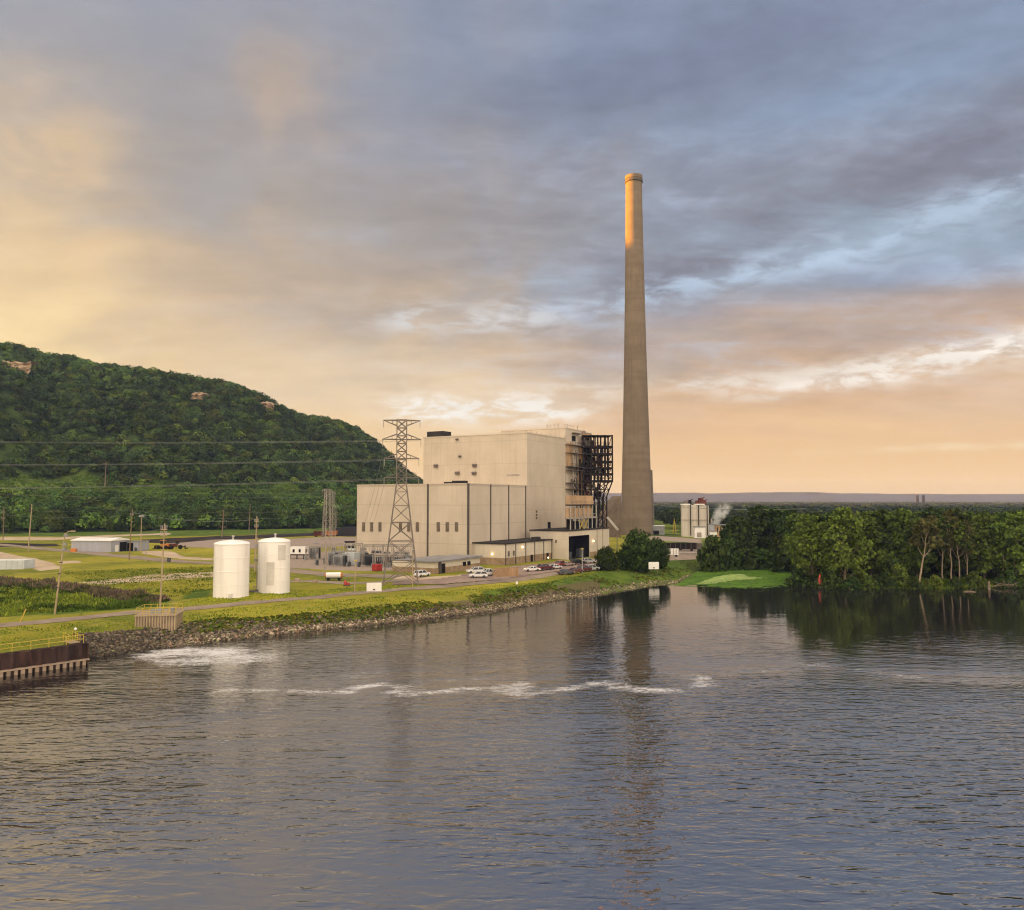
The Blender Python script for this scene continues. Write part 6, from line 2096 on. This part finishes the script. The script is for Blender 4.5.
for (x0, x1, y0, y1, yg, nm, lab, mt) in ((695, 705.5, 526.5, 537, 537.3, 'white_shed', 'small white shed at the foot of the silos', 'white'), (709.5, 714.5, 524, 537, 537, 'process_tower', 'grey process tower between silos and steam', 'bluegrey'),
                                        (710, 717, 531, 537.4, 537.6, 'white_shed', 'low white shed below the steam plume', 'signwhite'), (716.5, 731, 524.5, 535.8, 535.9, 'tan_building', 'tan industrial building under the steam at the edge of the dark grove', 'duct'),
                                        (650, 664.5, 525.5, 534.5, 534.8, 'grey_shed', 'grey open-sided shed right behind the chimney', 'equip')):
    p = P((x0 + x1) / 2, yg); d = p.y
    t = thing(nm, lab, 'building', p, rd(-5))
    w = (x1 - x0) / F * d; h_ = PD(512, y0, d).z - GZ
    MB().box(-w / 2, w / 2, 0, w * .8, -.5, h_ * .93).build('wall', M[mt], t)
    MB().box(-w / 2 - .3, w / 2 + .3, -.3, w * .8 + .3, h_ * .93, h_).build('roof', M['signwhite' if nm == 'grey_shed' else 'roofgrey'], t)
    MB().box(-w * .3, w * .12, -.08, .02, 0, h_ * .45).build('door', M['dark' if nm != 'white_shed' else 'galv'], t)
    if nm == 'tan_building':
        for k in range(4): MB().box(-w * .45 + k * w * .22, -w * .38 + k * w * .22, -.1, .02, h_ * .3, h_ * .75).build('window', M['dark'], t)
    if nm == 'process_tower':
        MB().tube([(0, 1, h_), (0, 1, h_ + 3)], .5, 8).build('exhaust', M['galv'], t)
# freight trailers and low walls right of the big tree
for px, py, w_, h_, mt, lab in ((676, 550, 17, 2.6, 'rust', 'dark brown rail wagon beyond the large round tree'), (690, 549, 10, 2.4, 'galv_dark', 'grey rail wagon left of the round bush'),
                                (668, 556.5, 8, 2.2, 'white', 'white box trailer half hidden by the large round tree')):
    p = G(px, py); d = p.y
    t = thing('rail_wagon' if 'wagon' in lab else 'box_trailer', lab, 'rail wagon' if 'wagon' in lab else 'trailer', p, rd(-4))
    MB().box(-w_ / 2, w_ / 2, 0, 2.4, .7, .7 + h_).build('body', M[mt], t, bevel=.05)
    rbm = MB()
    for i in range(9): rbm.box(-w_ / 2 + i * w_ / 8.2, -w_ / 2 + .15 + i * w_ / 8.2, -.1, .02, .75, .7 + h_)
    rbm.build('rib', M['galv_dark'], t)
    for x_ in (-w_ * .38, w_ * .38):
        o = MB().lathe([(.02, -.9), (.42, -.9), (.42, .9), (.02, .9)], n=12).build('wheel', M['rubber'], t, loc=(x_, 1.2, .42)); o.rotation_euler = (math.pi / 2, 0, 0)
p = G(690, 553.3)
t = thing('retaining_wall', 'long pale concrete wall beside the rail wagons', 'wall', p, rd(-3))
MB().box(-13, 6, 0, .5, -.5, 1.1).build('wall', M['concrete'], t); MB().box(-13.1, 6.1, -.1, .6, 1.1, 1.25).build('coping', M['signwhite'], t)
p = G(674.5, 533)
t = thing('yellow_crane', 'small yellow jib crane in the meadow left of the silos', 'crane', p)
MB().bar((-1, 0, -.3), (0, 0, 9.5), .4).bar((1, 0, -.3), (0, 0, 9.5), .4).build('mast', M['yellow'], t); MB().bar((-2.4, 0, 2), (2.4, 0, 2.2), .4).build('jib', M['yellow'], t)
for x_, lab in ((917.4, 'left one of two tiny dark chimneys on the far horizon'), (923.5, 'right one of two tiny dark chimneys on the far horizon')):
    d = 3300; p = Vector((slope(x_) * d, d, 2))
    t = thing('distant_chimney', lab, 'chimney', p)
    h_ = PD(512, 494.5, d).z - 2
    MB().lathe([(6.2, -2), (5.0, h_)], n=16).build('shaft', M['dark'], t, smooth=True); MB().lathe([(5.6, h_ - 4), (5.6, h_)], n=16).build('rim', M['trim'], t)


# steam: a billowing closed volume
def steam_mat():
    m = bpy.data.materials.new('steam'); m.use_nodes = True
    nt = NT(m.node_tree)
    for q_ in list(nt.n):
        if q_.type == 'BSDF_PRINCIPLED': nt.n.remove(q_)
    pv = nt.node('ShaderNodeVolumePrincipled')
    pv.inputs['Color'].default_value = (.97, .97, .97, 1)
    o = nt.obj()
    n = nt.noise(o, .28, 5, .6, .4)
    sep = nt.node('ShaderNodeSeparateXYZ'); nt.l.new(o, sep.inputs[0])
    fade = nt.ss(sep.outputs[2], 19, 1)
    nt.put(pv.inputs['Density'], nt.m('MULTIPLY', nt.m('MULTIPLY', nt.ss(n, .36, .66), 1.6), fade))
    rx_ = nt.m('SUBTRACT', sep.outputs[0], nt.m('MULTIPLY', sep.outputs[2], .52))
    rr_ = nt.m('SQRT', nt.m('ADD', nt.m('MULTIPLY', rx_, rx_), nt.m('MULTIPLY', sep.outputs[1], nt.m('MULTIPLY', sep.outputs[1], 2.0))))
    edge = nt.ss(nt.m('DIVIDE', rr_, nt.m('MULTIPLY_ADD', nt.m('MINIMUM', sep.outputs[2], 9.0), .5, 2.0)), 1.0, .3)
    dens_ = pv.inputs['Density'].links[0].from_socket
    nt.put(pv.inputs['Density'], nt.m('MULTIPLY', dens_, edge))
    pv.inputs['Anisotropy'].default_value = .2
    out = [q_ for q_ in nt.n if q_.type == 'OUTPUT_MATERIAL'][0]
    nt.l.new(pv.outputs[0], out.inputs['Volume'])
    return m


p = P(716, 531) + Vector((0, 6, 2.0))
mb = MB()
prof = [(.05, 0), (2.2, .8), (4.2, 3), (6, 6), (7.2, 9), (7, 12.5), (6, 16), (3.8, 19), (.05, 20.5)]
n = 24
vs, fs = [], []
for r_, z in prof:
    for k in range(n):
        a = 2 * math.pi * k / n
        rr = r_ * (1 + .22 * fbm(math.cos(a) * 1.6 + z * .2, math.sin(a) * 1.6, 51, 3))
        vs.append((rr * math.cos(a) + z * .52, rr * math.sin(a) * .7, z))
for i in range(len(prof) - 1):
    for k in range(n): fs.append((i * n + k, i * n + (k + 1) % n, (i + 1) * n + (k + 1) % n, (i + 1) * n + k))
fs += [tuple(range(n - 1, -1, -1)), tuple((len(prof) - 1) * n + k for k in range(n))]
tag(mb.add(vs, fs).build('steam', steam_mat(), loc=p, smooth=True), 'white steam drifting up beside the silos', 'steam', kind='stuff')

# ------------------------------------------------------------------ haze
HAZE = 6.5e-5
def haze_mat():
    m = bpy.data.materials.new('haze'); m.use_nodes = True
    nt = NT(m.node_tree)
    for q_ in list(nt.n):
        if q_.type == 'BSDF_PRINCIPLED': nt.n.remove(q_)
    pv = nt.node('ShaderNodeVolumePrincipled')
    pv.inputs['Color'].default_value = (.42, .55, 1.0, 1); pv.inputs['Density'].default_value = HAZE; pv.inputs['Anisotropy'].default_value = 0.0
    out = [q_ for q_ in nt.n if q_.type == 'OUTPUT_MATERIAL'][0]
    nt.l.new(pv.outputs[0], out.inputs['Volume'])
    m.cycles.homogeneous_volume = True
    return m


o = MB().box(-21500, 21500, -900, 8200, -4.2, 236).build('haze', haze_mat())
tag(o, kind='stuff')
o['label'] = 'thin pale evening haze over the whole valley'; o['category'] = 'haze'

# ------------------------------------------------------------------ sky and sun
SUN_EL = math.radians(1.1)
SUN_AZ = math.radians(-83)          # from straight ahead, negative = left
sd = Vector((math.sin(SUN_AZ) * math.cos(SUN_EL), math.cos(SUN_AZ) * math.cos(SUN_EL), math.sin(SUN_EL)))
sun = bpy.data.lights.new('sun', 'SUN'); sun.energy = 5.0; sun.angle = math.radians(.5); sun.color = (1.0, .37, .003)
so = bpy.data.objects.new('sun', sun); COL.objects.link(so)
so.rotation_euler = (-sd).to_track_quat('-Z', 'Y').to_euler()
so.location = (-300, 0, 200)

wd = bpy.data.worlds.new('World'); SC.world = wd; wd.use_nodes = True
nt = NT(wd.node_tree)
for q_ in list(nt.n): nt.n.remove(q_)
out = nt.node('ShaderNodeOutputWorld')
sky = nt.node('ShaderNodeTexSky', sky_type='NISHITA'); sky.sun_disc = False
sky.sun_elevation = SUN_EL; sky.sun_rotation = SUN_AZ % (2 * math.pi); sky.air_density = 1.2; sky.dust_density = 2.0
bg1 = nt.node('ShaderNodeBackground'); nt.l.new(sky.outputs[0], bg1.inputs[0]); bg1.inputs[1].default_value = .05
D = nt.node('ShaderNodeTexCoord').outputs['Generated']
sep = nt.node('ShaderNodeSeparateXYZ'); nt.l.new(D, sep.inputs[0])
dx, dy, dzz = sep.outputs
el = nt.m('MULTIPLY', nt.m('ARCSINE', nt.m('MAXIMUM', nt.m('MINIMUM', dzz, .9999), 0.0)), 57.2958)
az = nt.m('MULTIPLY', nt.m('ARCTAN2', dx, dy), 57.2958)
# cloud sheet coordinates: the sheet overhead seen in perspective
inv = nt.m('DIVIDE', 1.0, nt.m('ADD', nt.m('MAXIMUM', dzz, 0.0), .16))
cmb = nt.node('ShaderNodeCombineXYZ')
nt.put(cmb.inputs[0], nt.m('MULTIPLY', dx, inv)); nt.put(cmb.inputs[1], nt.m('MULTIPLY', dy, inv))
q3 = cmb.outputs[0]
# angular coordinates for soft puffs
cm2 = nt.node('ShaderNodeCombineXYZ'); nt.put(cm2.inputs[0], nt.m('MULTIPLY', az, .1)); nt.put(cm2.inputs[1], nt.m('MULTIPLY', el, .1))
a2 = cm2.outputs[0]
wA = nt.noise(nt.mapping(q3, scale=(1.0, 1.9, 1), rot=(0, 0, rd(-18))), .9, 6, .58, .6)
wB = nt.noise(nt.mapping(a2, scale=(.8, 1.3, 1), rot=(0, 0, rd(20))), 1.0, 5, .55, .8)
low = nt.ss(el, .5, 9)
warp = nt.m('MULTIPLY', nt.m('ADD', nt.m('MULTIPLY', nt.m('SUBTRACT', wA, .5), 13.0), nt.m('MULTIPLY', nt.m('SUBTRACT', wB, .5), 9.0)), low)
elw = nt.m('ADD', el, warp)


def ramp(val, stops, top=72.0):
    n_ = nt.node('ShaderNodeValToRGB')
    nt.put(n_.inputs[0], nt.m('DIVIDE', val, top, clamp=True))
    e = n_.color_ramp.elements
    while len(e) < len(stops): e.new(.5)
    for i, (p_, c_) in enumerate(stops):
        e[i].position = p_ / top; e[i].color = (*lin(c_), 1)
    return n_.outputs[0]


left = ramp(elw, [(0, (252, 214, 150)), (5, (250, 216, 158)), (9, (232, 200, 158)), (14, (206, 182, 156)), (19, (184, 170, 157)), (25, (166, 163, 166)), (31, (157, 161, 174)), (40, (140, 149, 172)), (54, (80, 86, 106)), (72, (68, 74, 92))])
right = ramp(elw, [(0, (251, 212, 152)), (2.6, (244, 203, 148)), (5, (238, 195, 147)), (8, (216, 181, 150)), (10.5, (190, 176, 166)), (12.5, (164, 162, 166)), (15, (158, 170, 188)), (18, (168, 188, 208)),
                   (21.5, (146, 152, 170)), (26, (142, 156, 180)), (32, (137, 149, 174)), (40, (118, 132, 160)), (54, (70, 80, 104)), (72, (60, 68, 90))])
wv = nt.m('ADD', az, nt.m('MULTIPLY', nt.m('SUBTRACT', wB, .5), 30))
col = nt.mix(nt.ss(wv, -20, 12), left, right)


def blob(a0, e0, sa, se):
    u = nt.m('DIVIDE', nt.m('SUBTRACT', nt.m('ADD', az, nt.m('MULTIPLY', nt.m('SUBTRACT', wB, .5), 9)), a0), sa)
    v_ = nt.m('DIVIDE', nt.m('SUBTRACT', nt.m('ADD', el, nt.m('MULTIPLY', nt.m('SUBTRACT', wA, .5), 4)), e0), se)
    r2_ = nt.m('ADD', nt.m('MULTIPLY', u, u), nt.m('MULTIPLY', v_, v_))
    return nt.m('EXPONENT', nt.m('MULTIPLY', r2_, -1.0))


# streaky cirrus sheet
wisp = nt.noise(nt.mapping(q3, scale=(.9, 2.6, 1), rot=(0, 0, rd(-24)), loc=(3.1, .4, 0)), 1.5, 9, .62, .35)
dark = nt.noise(nt.mapping(q3, scale=(.7, 1.7, 1), rot=(0, 0, rd(-30)), loc=(.7, 5.3, 0)), 1.1, 8, .60, .35)
fin = nt.noise(nt.mapping(a2, scale=(1.6, 4.4, 1), rot=(0, 0, rd(13))), 1.7, 9, .64, .35)
rightside = nt.ss(az, -16, 8)
band = nt.m('MULTIPLY', nt.ss(el, 5, 10), nt.ss(el, 30, 17))
dm = nt.m('MULTIPLY', nt.m('MULTIPLY', nt.ss(dark, .46, .68), nt.ss(el, 7, 13)), nt.m('MULTIPLY_ADD', rightside, .32, .16))
col = nt.mix(dm, col, lin((122, 122, 136)))
wm = nt.m('MULTIPLY', nt.m('MULTIPLY', nt.ss(nt.m('MULTIPLY_ADD', fin, .45, nt.m('MULTIPLY', wisp, .6)), .50, .68), band), nt.m('MULTIPLY_ADD', rightside, .45, .10))
col = nt.mix(wm, col, lin((178, 196, 220)))
for a0, e0, sa, se, c_, am in ((-8, 8.0, 16, 3.6, (244, 224, 194), .55), (30, 6.6, 12, 2.0, (246, 222, 188), .45), (-33, 13, 7, 7, (248, 216, 162), .6)):
    b_ = blob(a0, e0, sa, se)
    col = nt.mix(nt.m('MULTIPLY', b_, am, clamp=True), col, lin(c_))
hi_ = nt.ss(fin, .40, .60)


def streak(a0, e0, tilt, wid, az_lo, az_full, az_full2, az_hi, c_, am, tex, wob=3.0):
    global col
    v_ = nt.m('SUBTRACT', nt.m('ADD', el, nt.m('MULTIPLY', nt.m('SUBTRACT', wA, .5), wob)), nt.m('MULTIPLY_ADD', nt.m('SUBTRACT', az, a0), tilt, e0))
    v_ = nt.m('DIVIDE', v_, wid)
    g_ = nt.m('EXPONENT', nt.m('MULTIPLY', nt.m('MULTIPLY', v_, v_), -1.0))
    mk = nt.m('MULTIPLY', nt.ss(az, az_lo, az_full), nt.ss(az, az_hi, az_full2))
    k_ = nt.m('MULTIPLY', nt.m('MULTIPLY', g_, mk), nt.m('MULTIPLY_ADD', tex, .85, .2))
    col = nt.mix(nt.m('MULTIPLY', k_, am, clamp=True), col, lin(c_))


soft = nt.ss(dark, .36, .60)
streak(6, 21, .10, 5.5, -16, -4, 18, 34, (150, 150, 160), .7, soft, 5)            # grey mass above the chimney
streak(18.7, 18.4, .30, 1.9, -4, 12, 60, 80, (122, 118, 132), .75, soft, 3)       # mauve bar rising to the right
streak(22, 25.5, .16, 2.2, 6, 18, 60, 80, (146, 168, 198), .75, soft, 5)
streak(14, 29, .1, 3.0, -6, 6, 60, 80, (126, 137, 164), .7, soft, 4)
streak(18.7, 16.0, .17, 1.25, -2, 10, 60, 80, (190, 210, 232), .72, hi_, 3.5)     # bright gap under it
streak(24, 14.0, .12, 1.1, 4, 14, 60, 80, (150, 166, 192), .8, soft, 3)
streak(0, 13.0, .02, 1.0, -13, -7, 0, 6, (224, 226, 228), .9, hi_, 3)             # pale flecks left of the chimney
streak(14, 11.6, .03, 1.6, -8, 4, 60, 80, (196, 166, 148), .8, soft, 3)           # brown-peach bars
streak(20, 6.6, .05, 1.3, 2, 8, 60, 80, (222, 180, 142), .7, soft, 2)
streak(28, 8.8, .10, .75, 12, 22, 60, 80, (255, 246, 234), 1.4, hi_, 1.8)         # bright slit far right
streak(-2, 6.5, .02, 1.0, -12, -5, 2, 9, (255, 250, 240), 1.5, hi_, 1.6)          # bright slit left of the boiler house
streak(14, 8.2, .04, .6, -2, 6, 20, 28, (236, 222, 206), .8, hi_, 2.0)
streak(30, 3.4, .02, .25, 18, 26, 60, 80, (255, 232, 190), .8, hi_, 1.0)
# warm puffs on the left, cool gaps
puff = nt.noise(nt.mapping(a2, scale=(1, 1.0, 1), loc=(2.2, 1.7, 0)), 1.3, 6, .58, .6)
for a0, e0, sa, se, c_, am in ((-17, 26, 6, 4, (212, 184, 156), .55), (-31, 19, 5, 5, (240, 206, 160), .85), (-31, 9, 8, 4, (255, 226, 168), .85), (-6, 20, 9, 5, (168, 158, 152), .75), (-6, 14, 9, 3, (196, 174, 152), .6), (-9, 26, 5, 4, (158, 166, 186), .5), (-20, 21, 5, 3, (176, 174, 178), .55)):
    b_ = blob(a0, e0, sa, se)
    col = nt.mix(nt.m('MULTIPLY', nt.m('MULTIPLY', b_, nt.m('MULTIPLY_ADD', nt.ss(puff, .38, .62), .8, .25)), am, clamp=True), col, lin(c_))
# relief in the cloud deck
rel = nt.m('MULTIPLY_ADD', nt.m('SUBTRACT', nt.m('MULTIPLY_ADD', wisp, .55, nt.m('MULTIPLY', fin, .45)), .5), nt.m('MULTIPLY', nt.m('MULTIPLY_ADD', rightside, .5, .55), nt.ss(el, 2, 9)), 1.0)
sc_ = nt.node('ShaderNodeVectorMath', operation='SCALE'); nt.l.new(col, sc_.inputs[0]); nt.put(sc_.inputs['Scale'], rel)
col = sc_.outputs[0]
# sky behind the viewer and overhead brightened as unseen added fill for the land
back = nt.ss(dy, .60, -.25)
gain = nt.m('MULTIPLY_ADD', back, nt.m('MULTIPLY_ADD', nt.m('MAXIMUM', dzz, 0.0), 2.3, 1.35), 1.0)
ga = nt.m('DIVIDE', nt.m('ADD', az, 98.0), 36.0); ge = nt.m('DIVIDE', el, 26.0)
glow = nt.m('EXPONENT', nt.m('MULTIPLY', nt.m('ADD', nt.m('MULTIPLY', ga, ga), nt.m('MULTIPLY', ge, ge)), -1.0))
gain = nt.m('MULTIPLY_ADD', glow, 2.3, gain)                    # added after-glow round the low sun, left of the picture
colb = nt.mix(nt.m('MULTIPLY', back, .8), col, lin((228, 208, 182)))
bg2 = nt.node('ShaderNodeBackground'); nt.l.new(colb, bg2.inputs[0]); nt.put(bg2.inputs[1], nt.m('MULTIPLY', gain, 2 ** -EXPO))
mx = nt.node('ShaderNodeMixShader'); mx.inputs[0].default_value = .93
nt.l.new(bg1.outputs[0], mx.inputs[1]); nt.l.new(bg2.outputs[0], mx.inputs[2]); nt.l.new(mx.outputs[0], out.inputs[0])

# ------------------------------------------------------------------ camera and render settings
cam = bpy.data.cameras.new('camera'); co = bpy.data.objects.new('camera', cam); COL.objects.link(co)
cam.sensor_width = 36; cam.lens = 36 * F / 1024; cam.clip_end = 60000; cam.clip_start = .5
co.location = (0, 0, CAMZ); co.rotation_euler = (math.pi / 2 + PITCH, 0, 0)
SC.camera = co
SC.view_settings.view_transform = 'Standard'; SC.view_settings.look = 'None'
SC.view_settings.gamma = 1; SC.view_settings.exposure = EXPO; SC.view_settings.use_curve_mapping = False
cy = SC.cycles
cy.use_denoising = True
try: cy.denoiser = 'OPENIMAGEDENOISE'
except Exception: pass
cy.max_bounces = 6; cy.diffuse_bounces = 2; cy.glossy_bounces = 3; cy.transmission_bounces = 3; cy.volume_bounces = 2; cy.transparent_max_bounces = 6
cy.use_adaptive_sampling = True; cy.adaptive_threshold = .006
cy.sample_clamp_indirect = 6
cy.pixel_filter_type = 'BLACKMAN_HARRIS'; cy.filter_width = 1.15
